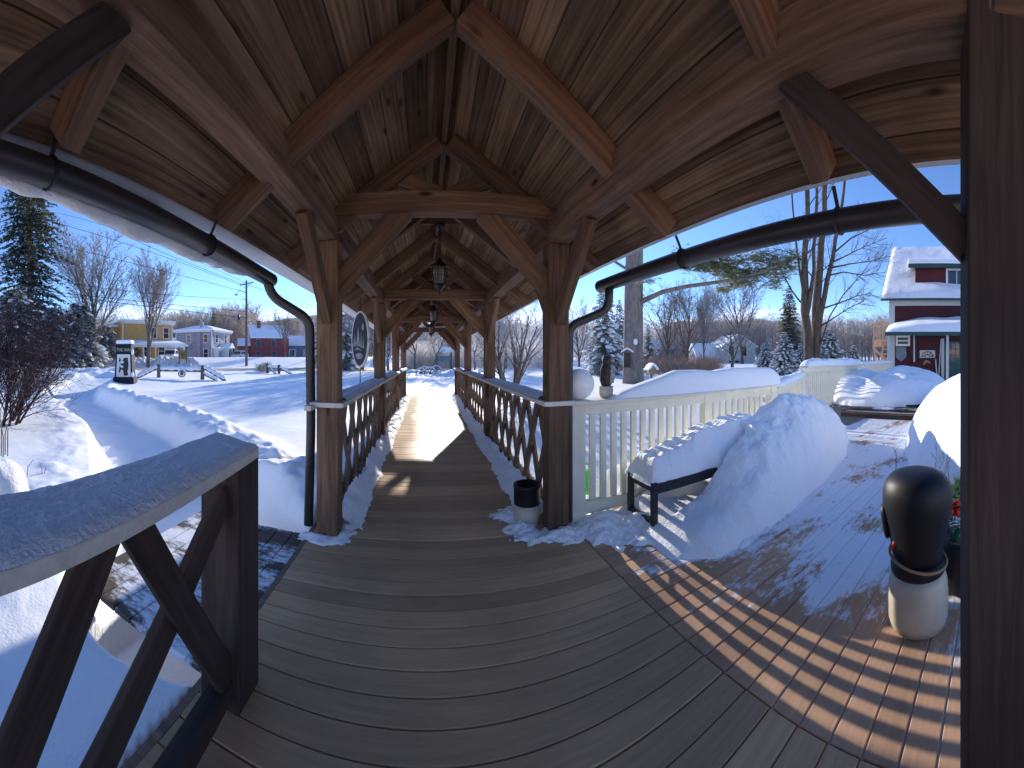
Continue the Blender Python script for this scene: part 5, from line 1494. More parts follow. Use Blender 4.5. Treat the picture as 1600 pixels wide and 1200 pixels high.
# snow capped stump at the extreme left
lp = at(4, 3.2)
def stump(X, Y):
    e = ell(X, Y, lp.x, lp.y, 0.27, 0.27)
    return 0.60 * np.clip(1 - e ** 3.5, 0, 1) ** 0.5 - (e > 1) * 0.05 + 0.05 * fbm(X * 4, Y * 4, 3) * (e < 1)
tag(hf_patch('snow_stump', lp.x - 0.4, lp.x + 0.4, lp.y - 0.4, lp.y + 0.4, 60, 60, stump, 'snow_lump', 0.0, tz(lp.x, lp.y) - 0.05), 'upright snow lump with a rounded top beside the left handrail', 'snow lump')

# ------------------------------------------------------------------ houses
class Frame:
    """local house frame: x to the viewer's right along the front, y away, z up"""
    def __init__(s, u, r, z, yaw=0.0):
        p = at(u, r); s.o = Vector((p.x, p.y, z))
        d = Vector((p.x, p.y, 0)).normalized()
        s.m = Matrix.Rotation(yaw, 3, 'Z') @ Matrix(((d.y, d.x, 0), (-d.x, d.y, 0), (0, 0, 1)))
    def __call__(s, x, y, z): return s.o + s.m @ Vector((x, y, z))
    def mb(s, m): m.v = [tuple(s(*v)) for v in m.v]; return m
def part(name, fr, mb, mat, parent, **k): return fr.mb(mb).build(name, mat, parent, **k)
def window(fr, root, x, z, w, h, y=0.0, side=None, panes=2, fm='white_paint', d=0.06):
    """window on the front wall (y) or on a side wall (side = x of that wall, then x means y)"""
    def bx(m, a0, a1, z0, z1, o0, o1):
        if side is None: m.mm((a0, y - o1, z0), (a1, y - o0, z1))
        else:
            sg = -1 if side < 0 else 1
            xs = sorted((side + sg * o0, side + sg * o1)); m.mm((xs[0], a0, z0), (xs[1], a1, z1))
    f = MB(); t = 0.11
    bx(f, x - w / 2 - t, x - w / 2, z - t, z + h + t, 0.003, d); bx(f, x + w / 2, x + w / 2 + t, z - t, z + h + t, 0.003, d)
    bx(f, x - w / 2, x + w / 2, z + h, z + h + t, 0.003, d); bx(f, x - w / 2, x + w / 2, z - t, z, 0.003, d + 0.03)
    if panes > 1: bx(f, x - w / 2, x + w / 2, z + h / 2 - 0.03, z + h / 2 + 0.03, 0.012, d * 0.7)
    o = part('window', fr, f, fm, root)
    g = MB(); bx(g, x - w / 2, x + w / 2, z, z + h, 0.002, 0.012)
    part('pane', fr, g, 'window_glass', o)
    return o
def hip_roof(x0, x1, y0, y1, z, rise, oh=0.4, th=0.12):
    m = MB(); a, b, c, d = x0 - oh, x1 + oh, y0 - oh, y1 + oh
    k = min(b - a, d - c) / 2 * 0.75
    m.add([(a, c, z), (b, c, z), (b, d, z), (a, d, z), (a, c, z + th), (b, c, z + th), (b, d, z + th), (a, d, z + th), (a + k, c + k, z + rise), (b - k, c + k, z + rise), (b - k, d - k, z + rise), (a + k, d - k, z + rise)],
          [(3, 2, 1, 0), (0, 1, 5, 4), (1, 2, 6, 5), (2, 3, 7, 6), (3, 0, 4, 7), (4, 5, 9, 8), (5, 6, 10, 9), (6, 7, 11, 10), (7, 4, 8, 11), (8, 9, 10, 11)])
    return m
def gable_roof(x0, x1, y0, y1, z, rise, oh=0.35, th=0.15, axis='x'):
    m = MB()
    if axis == 'x':
        a, b, c, d = x0 - oh, x1 + oh, y0 - oh, y1 + oh; ym = (c + d) / 2
        P = [(c, z), (ym, z + rise), (d, z), (d, z + th), (ym, z + rise + th), (c, z + th)]
        m.prism(P, lambda p, q, k: (k, p, q), a, b)
    else:
        a, b, c, d = x0 - oh, x1 + oh, y0 - oh, y1 + oh; xm = (a + b) / 2
        P = [(a, z), (xm, z + rise), (b, z), (b, z + th), (xm, z + rise + th), (a, z + th)]
        m.prism(P, lambda p, q, k: (p, k, q), c, d)
    return m
def corner(fr, root, x, y, z0, z1, mat='white_paint', w=0.16):
    part('corner_board', fr, MB().mm((x - w / 2, y - w / 2, z0), (x + w / 2, y + w / 2, z1)), mat, root)

# yellow house
f = Frame(192, 56, 1.0, R(20)); H_ = empty('yellow_house', f.o, 'yellow clapboard house with a flat snowy roof and long front porch', 'house')
part('wall', f, MB().mm((0, 0, -1), (8.5, 7.5, 5.9)), 'wall_yellow', H_)
part('wall', f, MB().mm((-3.4, 2.0, -1), (-0.002, 8.0, 5.2)), 'wall_yellow', H_)
part('roof', f, hip_roof(0, 8.5, 0, 7.5, 5.92, 0.75, 0.5, 0.32), 'snow', H_)
part('roof', f, hip_roof(-3.4, -0.5, 2, 8, 5.2, 0.6, 0.4, 0.3), 'snow', H_)
part('eave_board', f, MB().mm((-0.35, -0.35, 5.62), (8.85, -0.003, 5.915)), 'white_paint', H_)
for x in (0, 8.5): corner(f, H_, x, 0.0, -1, 5.6)
window(f, H_, 5.2, 3.5, 0.9, 1.6); window(f, H_, 7.4, 3.5, 0.9, 1.6); window(f, H_, 4.0, 0.6, 1.0, 1.6); window(f, H_, -1.3, 3.1, 0.8, 1.5, y=2.0)
window(f, H_, -2.6, 0.6, 0.8, 1.5, y=2.0); window(f, H_, 6.6, 0.6, 1.0, 1.6)
part('door', f, MB().mm((2.0, -0.07, -0.6), (3.0, -0.003, 1.6)), 'tan_wood', H_)
pr = MB(); pr.add([(0.3, -2.6, 2.2), (9.6, -2.6, 2.2), (9.6, -0.002, 2.7), (0.3, -0.002, 2.7), (0.3, -2.6, 2.6), (9.6, -2.6, 2.6), (9.6, -0.002, 3.15), (0.3, -0.002, 3.15)], [(3, 2, 1, 0), (4, 5, 6, 7), (0, 1, 5, 4), (1, 2, 6, 5), (2, 3, 7, 6), (3, 0, 4, 7)])
part('porch_roof', f, pr, 'snow', H_, bevel=0.08)
part('porch_beam', f, MB().mm((0.4, -2.5, 1.95), (9.5, -2.3, 2.19)), 'white_paint', H_)
for x in (0.6, 2.4, 4.4, 6.0, 7.8, 9.4): part('porch_post', f, MB().mm((x - 0.09, -2.49, -0.8), (x + 0.09, -2.31, 1.949)), 'white_paint', H_)
part('porch_rail', f, MB().mm((0.7, -2.44, 0.2), (9.3, -2.36, 0.3)), 'white_paint', H_)
q = f(2.5, -0.16, 1.0)
wrh = MB().tube([f(1.15 + 0.42 * math.cos(t), -2.55, 1.25 + 0.42 * math.sin(t)) for t in np.linspace(0, 2 * math.pi, 21)], 0.13, 8).build('door_wreath', 'needle_wreath', None)
tag(wrh, 'round dark evergreen wreath hanging on the yellow house porch', 'wreath')

# grey house
f = Frame(331, 70, 1.3, R(-28)); H_ = empty('grey_house', f.o, 'pale grey two storey house with icicles and a small gabled entry', 'house')
part('wall', f, MB().mm((-8.2, 0, -1), (0, 8, 5.3)), 'wall_grey', H_)
part('wall', f, MB().mm((-14, 1.5, -1), (-8.202, 7, 3.6)), 'wall_grey', H_)
part('roof', f, hip_roof(-8.2, 0, 0, 8, 5.32, 1.25, 0.55, 0.28), 'snow', H_)
part('roof', f, hip_roof(-14, -8.8, 1.5, 7, 3.6, 0.7, 0.3, 0.25), 'snow', H_)
part('eave_board', f, MB().mm((-8.6, -0.4, 5.02), (0.42, -0.003, 5.318)), 'white_paint', H_)
part('eave_board', f, MB().mm((0.003, -0.4, 5.02), (0.42, 8.4, 5.316)), 'white_paint', H_)
for x in (-8.2, 0): corner(f, H_, x, 0.0, -1, 5.0)
part('chimney', f, MB().mm((-3.2, 1.0, 5.4), (-2.6, 1.6, 7.1)), 'wall_grey', H_)
part('chimney', f, MB().mm((-3.0, -0.5, -1), (-2.3, -0.004, 5.0)), 'wall_grey', H_)
for x, z, w, h in ((-5.2, 3.0, 0.9, 1.5), (-1.3, 3.0, 0.8, 1.5), (-1.3, 0.0, 0.9, 1.7), (-6.6, 0.0, 0.9, 1.5)): window(f, H_, x, z, w, h)
for y, z in ((2.0, 3.0), (6.0, 3.0), (1.3, 0.0)): window(f, H_, y, z, 0.9, 1.6, side=0.0)
rng = random.Random(2)
for k in range(16):
    y = 0.6 + k * 0.45; L = rng.uniform(0.3, 1.0)
    MB().tube([f(0.36, y, 5.02), f(0.36, y, 5.02 - L)], [0.05, 0.005], 5).build('icicle', 'ice', H_)
part('porch_roof', f, MB().mm((-9.4, -1.8, 2.2), (-4.6, -0.51, 2.65)), 'snow', H_, bevel=0.12)
pr = MB(); pr.prism([(0.7, 1.9), (3.0, 1.9), (3.0, 2.1), (1.85, 2.95), (0.7, 2.1)], lambda p, q, k: (k, p + 2.4, q), 0.003, 2.4); part('entry_roof', f, pr, 'snow', H_)
part('entry', f, MB().mm((0.003, 3.3, -1), (2.0, 5.2, 1.895)), 'white_paint', H_)
for y in (3.6, 4.3): window(f, H_, y + 0.1, 0.1, 0.45, 1.5, side=2.0, panes=1, fm='sage')
part('bay_roof', f, MB().mm((0.003, 0.3, 1.75), (1.3, 2.9, 2.05)), 'snow', H_, bevel=0.08)
part('bay', f, MB().mm((0.003, 0.5, -1), (1.0, 2.7, 1.745)), 'white_paint', H_)
for y in (1.0, 1.6, 2.2): window(f, H_, y, 0.0, 0.38, 1.4, side=1.0, panes=1)
# barn red house
f = Frame(422, 88, 1.2, R(8)); H_ = empty('barn_red_house', f.o, 'barn red house with a steep snowy gable roof and brick chimney beyond the utility pole', 'house')
part('wall', f, MB().mm((-4.6, 0, -1), (4.6, 7, 4.9)), 'wall_barn', H_)
gm = MB(); gm.prism([(0, 4.901), (7, 4.901), (3.5, 7.8)], lambda p, q, k: (k, p, q), -4.59, 4.59); part('gable', f, gm, 'wall_barn', H_)
part('roof', f, gable_roof(-4.6, 4.6, 0, 7, 4.75, 3.25, 0.3, 0.22), 'snow', H_)
part('chimney', f, MB().mm((-2.9, 2.5, 6.4), (-2.0, 3.4, 9.2)), 'chimney_brick', H_)
part('wall', f, MB().mm((-7.5, 1, -1), (-4.605, 6, 3.0)), 'wall_barn', H_)
part('roof', f, gable_roof(-7.5, -4.7, 1, 6, 2.9, 1.8, 0.15, 0.2), 'snow', H_)
for x, z in ((-2.9, 2.9), (0.9, 2.9), (-2.9, 0.0), (1.0, 0.0)): window(f, H_, x, z, 0.9, 1.5, fm='wall_bluegrey')
part('porch_roof', f, MB().mm((4.605, 0.2, 1.9), (6.4, 2.6, 2.2)), 'wall_grey', H_)
part('porch_post', f, MB().mm((6.1, 0.3, -1), (6.25, 0.45, 1.895)), 'white_paint', H_)
part('porch_post', f, MB().mm((4.7, 0.3, -1), (4.85, 0.45, 1.895)), 'white_paint', H_)
# blue grey house further along
f = Frame(470, 96, 1.2, R(-5)); H_ = empty('blue_grey_house', f.o, 'pale blue grey house seen in the gap left of the near downspout', 'house')
part('wall', f, MB().mm((-3.5, 0, -1), (6, 6, 3.2)), 'wall_bluegrey', H_)
part('roof', f, gable_roof(-3.5, 6, 0, 6, 3.2, 2.6, 0.3, 0.25), 'snow', H_)
for x in (-1.8, 1.2, 4.0): window(f, H_, x, 0.6, 0.9, 1.4)
# white house on the right
f = Frame(1150, 58, -0.1, R(24)); H_ = empty('white_house', f.o, 'white house with dark shutters and a lower wing, behind the bare apple tree', 'house')
part('wall', f, MB().mm((-2.2, 0, -1), (3.4, 7.5, 3.3)), 'wall_white', H_)
gm = MB(); gm.prism([(-2.2, 3.301), (3.4, 3.301), (0.6, 5.0)], lambda p, q, k: (p, k, q), 0.01, 7.49); part('gable', f, gm, 'wall_white', H_)
part('roof', f, gable_roof(-2.2, 3.4, 0, 7.5, 3.1, 1.95, 0.35, 0.22, 'y'), 'snow', H_)
part('wall', f, MB().mm((-6.0, 1.5, -1), (-2.205, 6.5, 1.4)), 'wall_white', H_)
part('roof', f, gable_roof(-6.0, -2.4, 1.5, 6.5, 1.4, 2.2, 0.2, 0.25), 'snow', H_)
for x, z in ((-0.8, 1.9), (1.4, 1.9), (-0.8, -0.3), (0.2, -0.3)):
    window(f, H_, x, z, 0.55, 1.2, fm='shutter')
window(f, H_, -3.6, -0.1, 0.5, 0.9, y=1.5); window(f, H_, -4.9, -0.1, 0.9, 0.9, y=1.5)
# grey roofed house far right behind trees
f = Frame(1042, 85, 0.0, R(10)); H_ = empty('distant_house', f.o, 'distant house with a pale blue roof behind the trees right of the pine', 'house')
part('wall', f, MB().mm((-4, 0, -1), (4, 6, 3.2)), 'wall_bluegrey', H_)
part('roof', f, gable_roof(-4, 4, 0, 6, 3.2, 2.4, 0.3, 0.25), 'snow', H_)
window(f, H_, 0, 1.0, 1.0, 1.2)
# snow roofed shed beyond the walkway
f = Frame(690, 60, 0.3, R(0)); H_ = empty('distant_shed', f.o, 'snow roofed shed among frosted trees, seen through the walkway end', 'shed')
part('wall', f, MB().mm((-2, 0, -1), (3.2, 5, 2.1)), 'wall_bluegrey', H_)
part('roof', f, gable_roof(-2, 3.2, 0, 5, 2.1, 1.1, 0.4, 0.3, 'y'), 'snow', H_)
part('door', f, MB().mm((0.2, -0.06, -0.5), (1.2, -0.003, 1.5)), 'shutter', H_)

# big red house on the right: local frame with x running to the viewer's right along its front
fr = Frame(1390, 19.6, 0.27, R(-7)); RH = empty('red_house', fr.o, 'large dark red house with green trim, snowy roof, dormer and door at the right edge', 'house')
WL = 9.0
part('wall', fr, MB().mm((0.14, 0, -0.6), (WL, 9, 4.2)), 'wall_red', RH)
part('wall', fr, MB().mm((0.0, 0.004, -0.6), (0.135, 9.0, 4.2)), 'sage', RH)                      # gable end, pale green
part('corner_board', fr, MB().mm((-0.03, -0.04, -0.6), (0.28, -0.003, 4.0)), 'trim_grey', RH)
part('frieze_board', fr, MB().mm((-0.02, -0.045, 4.0), (WL, -0.003, 4.28)), 'trim_grey', RH)
gm = MB(); gm.prism([(0.0, 4.21), (9.0, 4.21), (4.5, 8.0)], lambda p, q, k: (k, p, q), 0.01, 0.13); part('gable', fr, gm, 'sage', RH)
part('roof', fr, gable_roof(0, WL, 0, 9, 4.22, 3.95, 0.42, 0.10), 'trim_green', RH)
# snow blanket on the roof
TI, TJ = np.meshgrid(np.linspace(0, 1, 60), np.linspace(0, 1, 40), indexing='ij')
xs = -0.40 + (WL + 0.8) * TI; s = -0.40 + 4.90 * TJ
zr = 4.33 + (s + 0.42) * (3.95 / 4.92) + (0.22 + 0.09 * fbm(xs * 0.8, s * 0.8, 4)) * np.clip(np.minimum(TJ / 0.05, np.minimum(TI / 0.02, 1)), 0, 1) ** 0.5
m = MB(); idx = np.arange(60 * 40).reshape(60, 40)
m.add([fr(a, b, c) for a, b, c in zip(xs.ravel(), s.ravel(), zr.ravel())], [(int(idx[i, j]), int(idx[i + 1, j]), int(idx[i + 1, j + 1]), int(idx[i, j + 1])) for i in range(59) for j in range(39)])
m.build('roof_snow', 'snow_lump', RH, True)
# shed dormer
dm = MB(); dm.prism([(0.55, 4.6), (0.55, 6.15), (3.6, 6.95), (3.6, 4.6)], lambda p, q, k: (k, p, q), 1.35, 7.5); part('dormer', fr, dm, 'wall_dormer', RH)
dm = MB(); dm.prism([(0.15, 6.06), (0.15, 6.28), (4.0, 7.28), (4.0, 7.06)], lambda p, q, k: (k, p, q), 1.0, 7.9); part('dormer_roof', fr, dm, 'trim_green', RH)
dm = MB(); dm.prism([(0.12, 6.283), (0.16, 6.52), (0.5, 6.66), (4.1, 7.62), (4.1, 7.30)], lambda p, q, k: (k, p, q), 0.98, 7.9); part('dormer_snow', fr, dm, 'snow', RH, bevel=0.05)
part('sill_board', fr, MB().mm((1.35, 0.50, 4.95), (7.5, 0.546, 5.06)), 'trim_green', RH)
window(fr, RH, 3.62, 5.22, 0.95, 0.78, y=0.55, panes=1)
part('mullion', fr, MB().mm((3.59, 0.47, 5.22), (3.65, 0.535, 6.0)), 'trim_grey', RH)
# porch roof
dm = MB(); dm.prism([(-1.5, 2.32), (-1.5, 2.50), (-0.003, 2.95), (-0.003, 2.77)], lambda p, q, k: (k, p, q), -0.05, WL); part('porch_roof', fr, dm, 'trim_green', RH)
TI, TJ = np.meshgrid(np.linspace(0, 1, 50), np.linspace(0, 1, 24), indexing='ij')
xs = -0.04 + WL * TI; s = -1.49 + 1.485 * TJ
thk = np.interp(xs, [-0.05, 0.3, 1.5, 3.2, 5, 9], [0.05, 0.16, 0.36, 0.46, 0.5, 0.4])
zr = 2.505 + (s + 1.5) * 0.3 + thk * np.clip(np.minimum(TJ / 0.12, TI / 0.03), 0, 1) ** 0.5 * (1 + 0.15 * fbm(xs, s, 3))
m = MB(); idx = np.arange(50 * 24).reshape(50, 24)
m.add([fr(a, b, c) for a, b, c in zip(xs.ravel(), s.ravel(), zr.ravel())], [(int(idx[i, j]), int(idx[i + 1, j]), int(idx[i + 1, j + 1]), int(idx[i, j + 1])) for i in range(49) for j in range(23)])
m.build('porch_snow', 'snow', RH, True)
for x in (0.12, 3.05): part('porch_post', fr, MB().mm((x - 0.06, -1.42, -0.2), (x + 0.06, -1.30, 2.36)), 'trim_grey', RH)
part('bracket', fr, MB().mm((1.30, -0.40, 1.0), (1.38, -0.30, 2.55)), 'trim_grey', RH)
# door with panes and star
dr_ = part('door', fr, MB().mm((2.92, -0.05, 0.02), (3.86, -0.003, 2.1)), 'door_green', RH)
g = MB()
for i in range(3):
    for j in range(3):
        g.mm((3.07 + i * 0.23, -0.058, 1.06 + j * 0.32), (3.27 + i * 0.23, -0.0505, 1.35 + j * 0.32))
part('pane', fr, g, 'window_glass', dr_)
sg = [(0.17 * (1 if k % 2 == 0 else 0.42) * math.sin(k * math.pi / 5), 0.17 * (1 if k % 2 == 0 else 0.42) * math.cos(k * math.pi / 5)) for k in range(10)]
m = MB(); m.prism(sg, lambda a, b, k: fr(3.2 + a, -k, 0.72 + b), 0.051, 0.07); m.build('star', 'chimney_brick', dr_)
for x in (2.84, 3.94): part('door_frame', fr, MB().mm((x - 0.075, -0.06, 0.0), (x + 0.075, -0.004, 2.25)), 'trim_grey', RH)
# fan light panel
part('fan_panel', fr, MB().mm((1.62, -0.05, 1.22), (2.44, -0.003, 1.62)), 'trim_grey', RH)
m = MB()
for k in range(5):
    a0, a1 = math.pi * (k + 0.08) / 5, math.pi * (k + 0.92) / 5
    for r0, r1 in ((0.08, 0.20), (0.23, 0.34)):
        P = [(r0 * math.cos(a0), r0 * math.sin(a0)), (r1 * math.cos(a0), r1 * math.sin(a0)), (r1 * math.cos((a0 + a1) / 2), r1 * math.sin((a0 + a1) / 2)), (r1 * math.cos(a1), r1 * math.sin(a1)), (r0 * math.cos(a1), r0 * math.sin(a1))]
        m.prism(P, lambda a, b, q: fr(2.03 + a, -q, 1.25 + b), 0.051, 0.056)
m.build('fan_pane', 'window_glass', RH)
# small shuttered window above the shield
window(fr, RH, 0.72, 1.95, 0.55, 0.35, panes=2)
sh = [(-0.30, 0.33), (-0.24, 0.38), (-0.12, 0.36), (0, 0.385), (0.12, 0.36), (0.24, 0.38), (0.30, 0.33), (0.27, 0.22), (0.30, 0.05), (0.28, -0.12), (0.18, -0.28), (0.0, -0.40), (-0.18, -0.28), (-0.28, -0.12), (-0.30, 0.05), (-0.27, 0.22)]
shl = empty('shield_sign', fr(0.62, -0.06, 1.42), 'grey shield shaped plaque on the dark red wall', 'sign')
m = MB(); m.prism(sh, lambda a, b, k: fr(0.62 + a, -k, 1.42 + b), 0.02, 0.06); m.build('plaque', 'shield_grey', shl)
m = MB(); m.tube([fr(0.62 + a * 0.86, -0.062, 1.42 + b * 0.86) for a, b in sh + sh[:1]], 0.012, 5); m.build('border', 'art_grey', shl)
# leaning skis by the door
for i, (x0, x1, z1, lb) in enumerate(((2.62, 2.75, 2.2, 'white ski leaning upright left of the green door'), (2.56, 2.46, 1.15, 'lower white ski pole leaning left of the green door'), (4.15, 4.5, 2.25, 'white ski leaning right of the green door'))):
    m = MB(); m.bar(fr(x0, -0.20, -0.0), fr(x1, -0.09, z1), 0.075, 0.018)
    o = m.build('ski', 'trim_grey'); tag(o, lb, 'ski', 'skis by the red house door')
# carved animal plaque under the fan panel
m = MB(); m.prism([(-0.20, -0.12), (-0.16, 0.05), (-0.05, 0.12), (0.06, 0.10), (0.16, 0.02), (0.22, -0.02), (0.14, -0.06), (0.04, 0.0), (-0.06, -0.04), (-0.10, -0.14)], lambda a, b, k: fr(2.0 + a, -k, 0.98 + b), 0.01, 0.05)
o = m.build('wall_plaque', 'tan_wood'); tag(o, 'small brown carved animal shape on the red wall under the fan panel', 'plaque')
# stair deck at its far side
sd_ = empty('stair_deck', fr(-0.9, 4, 0), 'pinkish raised deck and stair on the pale green side of the red house', 'deck')
part('platform', fr, MB().mm((-1.6, 4.0, 2.2), (-0.02, 6.5, 2.4)), 'pink_wood', sd_)
part('handrail', fr, MB().mm((-1.6, 4.0, 3.35), (-0.02, 4.08, 3.43)), 'pink_wood', sd_)
part('handrail', fr, MB().mm((-1.6, 4.082, 3.35), (-1.52, 6.5, 3.43)), 'pink_wood', sd_)
part('skirt', fr, MB().mm((-1.6, 3.97, 1.9), (-0.02, 3.998, 2.4)), 'pink_wood', sd_)
for k in range(8): part('baluster', fr, MB().mm((-1.58 + k * 0.2, 4.01, 2.402), (-1.50 + k * 0.2, 4.06, 3.348)), 'pink_wood', sd_)
for x in (-1.55, -0.55): part('post', fr, MB().mm((x, 4.1, -0.8), (x + 0.12, 4.22, 2.198)), 'pink_wood', sd_)
m = MB(); m.bar((-1.6, 4.04, 1.85), (-0.5, 4.04, 0.9), 0.06, 0.16); part('diagonal', fr, m, 'pink_wood', sd_)
for k in range(9): part('step', fr, MB().mm((-0.85, 1.2 + k * 0.31, -0.45 + k * 0.31), (-0.05, 1.55 + k * 0.31, -0.39 + k * 0.31)), 'pink_wood', sd_)
m = MB(); m.bar((-0.88, 1.2, -0.6), (-0.88, 4.0, 2.2), 0.05, 0.22); part('stringer', fr, m, 'pink_wood', sd_)
part('handrail', fr, MB().mm((-1.5, 1.2, 0.9), (-0.1, 1.28, 0.98)), 'cream_paint', sd_)
for k in range(8): part('baluster', fr, MB().mm((-1.48 + k * 0.18, 1.21, -0.5), (-1.41 + k * 0.18, 1.26, 0.898)), 'cream_paint', sd_)
# ------------------------------------------------------------------ roadside things on the left
# the inn sign: tapered navy pillar
f = Frame(193, 21.0, 0, R(-14)); zg = tz(f.o.x, f.o.y); f.o.z = zg - 0.05
sg = empty('inn_sign', f.o, 'tall navy pillar sign reading THE INN with a black bear on a white panel', 'sign')
def taper(x0, x1, y0, y1, z0, X0, X1, Y0, Y1, z1):
    m = MB(); m.add([(x0, y0, z0), (x1, y0, z0), (x1, y1, z0), (x0, y1, z0), (X0, Y0, z1), (X1, Y0, z1), (X1, Y1, z1), (X0, Y1, z1)], [(3, 2, 1, 0), (4, 5, 6, 7), (0, 1, 5, 4), (1, 2, 6, 5), (2, 3, 7, 6), (3, 0, 4, 7)]); return m
part('pillar', f, taper(-0.54, 0.54, 0, 0.85, 0.25, -0.44, 0.44, 0.04, 0.75, 2.25), 'sign_navy', sg)
part('base', f, taper(-0.66, 0.66, -0.12, 0.97, -0.3, -0.60, 0.60, -0.08, 0.93, 0.40), 'sign_navy', sg)
part('cap', f, MB().mm((-0.46, -0.02, 2.252), (0.46, 0.80, 2.30)), 'sign_navy', sg)
m = MB(); m.mm((-0.47, -0.03, 2.302), (0.47, 0.82, 2.56)); part('snow_cap', f, m, 'snow', sg, bevel=0.11)
fp = lambda a, z, k: f(a, 0.02 * (z - 0.25) - k, z)
m = MB(); m.prism([(-0.43, 0.42), (0.43, 0.42), (0.38, 1.72), (-0.38, 1.72)], fp, 0.004, 0.02); m.build('panel', 'sign_white', sg)
bear = [(0.02, 0.50), (0.26, 0.50), (0.27, 0.62), (0.23, 0.72), (0.28, 0.90), (0.30, 1.15), (0.28, 1.34), (0.26, 1.40), (0.27, 1.50), (0.22, 1.54), (0.17, 1.51), (0.07, 1.53), (0.02, 1.50), (-0.01, 1.43), (-0.06, 1.38), (-0.05, 1.33), (0.03, 1.31), (0.03, 1.25), (-0.08, 1.18), (-0.18, 1.20), (-0.20, 1.14), (-0.08, 1.08), (-0.01, 1.06), (-0.02, 0.92), (-0.16, 0.94), (-0.18, 0.88), (-0.02, 0.80), (0.0, 0.66)]
m = MB(); m.prism(bear, fp, 0.021, 0.032); m.build('bear_figure', 'sign_black', sg)
m = MB(); m.prism([(-0.26, 0.98), (-0.17, 1.0), (-0.13, 0.86), (-0.2, 0.72), (-0.26, 0.62), (-0.28, 0.74), (-0.25, 0.86)], fp, 0.021, 0.032)
m.prism([(-0.25, 1.30), (-0.19, 1.30), (-0.15, 1.36), (-0.20, 1.52), (-0.215, 1.58), (-0.235, 1.52), (-0.28, 1.36)], fp, 0.021, 0.032)
m.prism([(-0.226, 1.0), (-0.214, 1.0), (-0.214, 1.3), (-0.226, 1.3)], fp, 0.021, 0.03)
m.build('lantern_figure', 'sign_black', sg)
# lettering
cu = bpy.data.curves.new('lettering', 'FONT'); cu.body = 'THE INN'; cu.size = 0.235; cu.align_x = 'CENTER'; cu.align_y = 'CENTER'; cu.extrude = 0.006
to = bpy.data.objects.new('lettering', cu); COL.objects.link(to)
bpy.context.view_layer.update()
me = bpy.data.meshes.new_from_object(to.evaluated_get(bpy.context.evaluated_depsgraph_get()))
COL.objects.unlink(to); bpy.data.objects.remove(to)
for v in me.vertices: v.co = fp(v.co.x * 0.92, 1.97 + v.co.y * 1.15, 0.012 + v.co.z)
link('lettering', me, 'letter', sg)
for z, s in ((1.85, 0.17), (0.55, 0.18)):
    m = MB().lathe([(0.003, -s), (s * 0.8, -s * 0.6), (s, 0), (s * 0.7, s * 0.6), (0.003, s)], 10); m.v = [(0.52 + x * 0.5, 0.05 + y * 0.7, z + zz_) for x, y, zz_ in m.v]
    part('snow_clump', f, m, 'snow_lump', sg, smooth=True)

# low log fences
def log_fence(root, P, r):
    """P: list of (name, (u,z,dr), (u,z,dr), radius, snow)"""
    for nm, a, b, rad, sn in P:
        pa = at(a[0], r + a[2], a[1]); pb = at(b[0], r + b[2], b[1])
        o = MB().tube([pa, pb], rad, 9).build(nm, 'log_grey', root)
        if sn:
            n_ = 14; mb = MB()
            pts = [pa.lerp(pb, t) + Vector((0, 0, rad + sn * 0.30)) for t in np.linspace(0.02, 0.98, n_)]
            mb.tube(pts, [sn * (0.55 if i in (0, n_ - 1) else 0.85 + 0.25 * math.sin(i * 2.1)) for i in range(n_)], 8); mb.build('snow_cap', 'snow', o, True)
lf = empty('log_fence', at(282, 25, 0), 'low log fence with snow lined rails spread like a gate, right of the navy sign', 'fence', 'log fences along the road')
log_fence(lf, [('post', (248, -0.2, 0), (248, 1.02, 0), 0.13, 0), ('post', (316, -0.2, -1.0), (317, 0.98, -1.0), 0.13, 0),
               ('rail', (249, 0.62, 0), (317, 0.60, -1.0), 0.085, 0.16), ('rail', (246, 0.78, 0), (214, 0.1, -0.5), 0.085, 0.17), ('rail', (319, 0.80, -1.0), (352, 0.05, -2.4), 0.085, 0.17),
               ('rail', (318, 0.42, -1.0), (340, 0.0, -2.0), 0.07, 0.10)], 25.0)
lf2 = empty('log_fence', at(430, 32, 0), 'smaller log fence with snowy rails beyond the utility pole', 'fence', 'log fences along the road')
log_fence(lf2, [('post', (418, -0.2, 0), (418, 0.95, 0), 0.12, 0), ('post', (436, -0.2, -0.5), (436, 0.85, -0.5), 0.12, 0), ('rail', (418, 0.6, 0), (438, 0.5, -0.5), 0.08, 0.15), ('rail', (437, 0.6, -0.5), (456, 0.0, -1), 0.08, 0.13), ('rail', (422, 0.5, 0), (432, 0.0, -1.2), 0.07, 0.08)], 32.0)
# wagon wheels beyond the walkway and one on the fence
def wheel(c, rad, yaw, label, group):
    root = empty('wagon_wheel', c, label, 'wheel', group)
    d = Vector((c.x, c.y, 0)).normalized(); d = Matrix.Rotation(yaw, 3, 'Z') @ d; sdv = Vector((d.y, -d.x, 0))
    P = lambda rr_, t: Vector(c) + sdv * rr_ * math.cos(t) + Vector((0, 0, rr_ * math.sin(t)))
    MB().tube([P(rad, t) for t in np.linspace(0, 2 * math.pi, 33)], 0.035, 6).build('rim', 'log_grey', root)
    m = MB()
    for k in range(12): m.tube([P(0.1, k * math.pi / 6), P(rad, k * math.pi / 6)], 0.018, 5)
    m.build('spokes', 'log_grey', root)
    MB().tube([Vector(c) - d * 0.1, Vector(c) + d * 0.1], 0.11, 10).build('hub', 'log_grey', root)
    MB().tube([P(rad + 0.05, t) for t in np.linspace(R(20), R(160), 19)], [0.02] + [0.055] * 17 + [0.02], 6).build('snow_cap', 'snow', root, True)
GW = 'wagon wheels in the snow beyond the walkway'
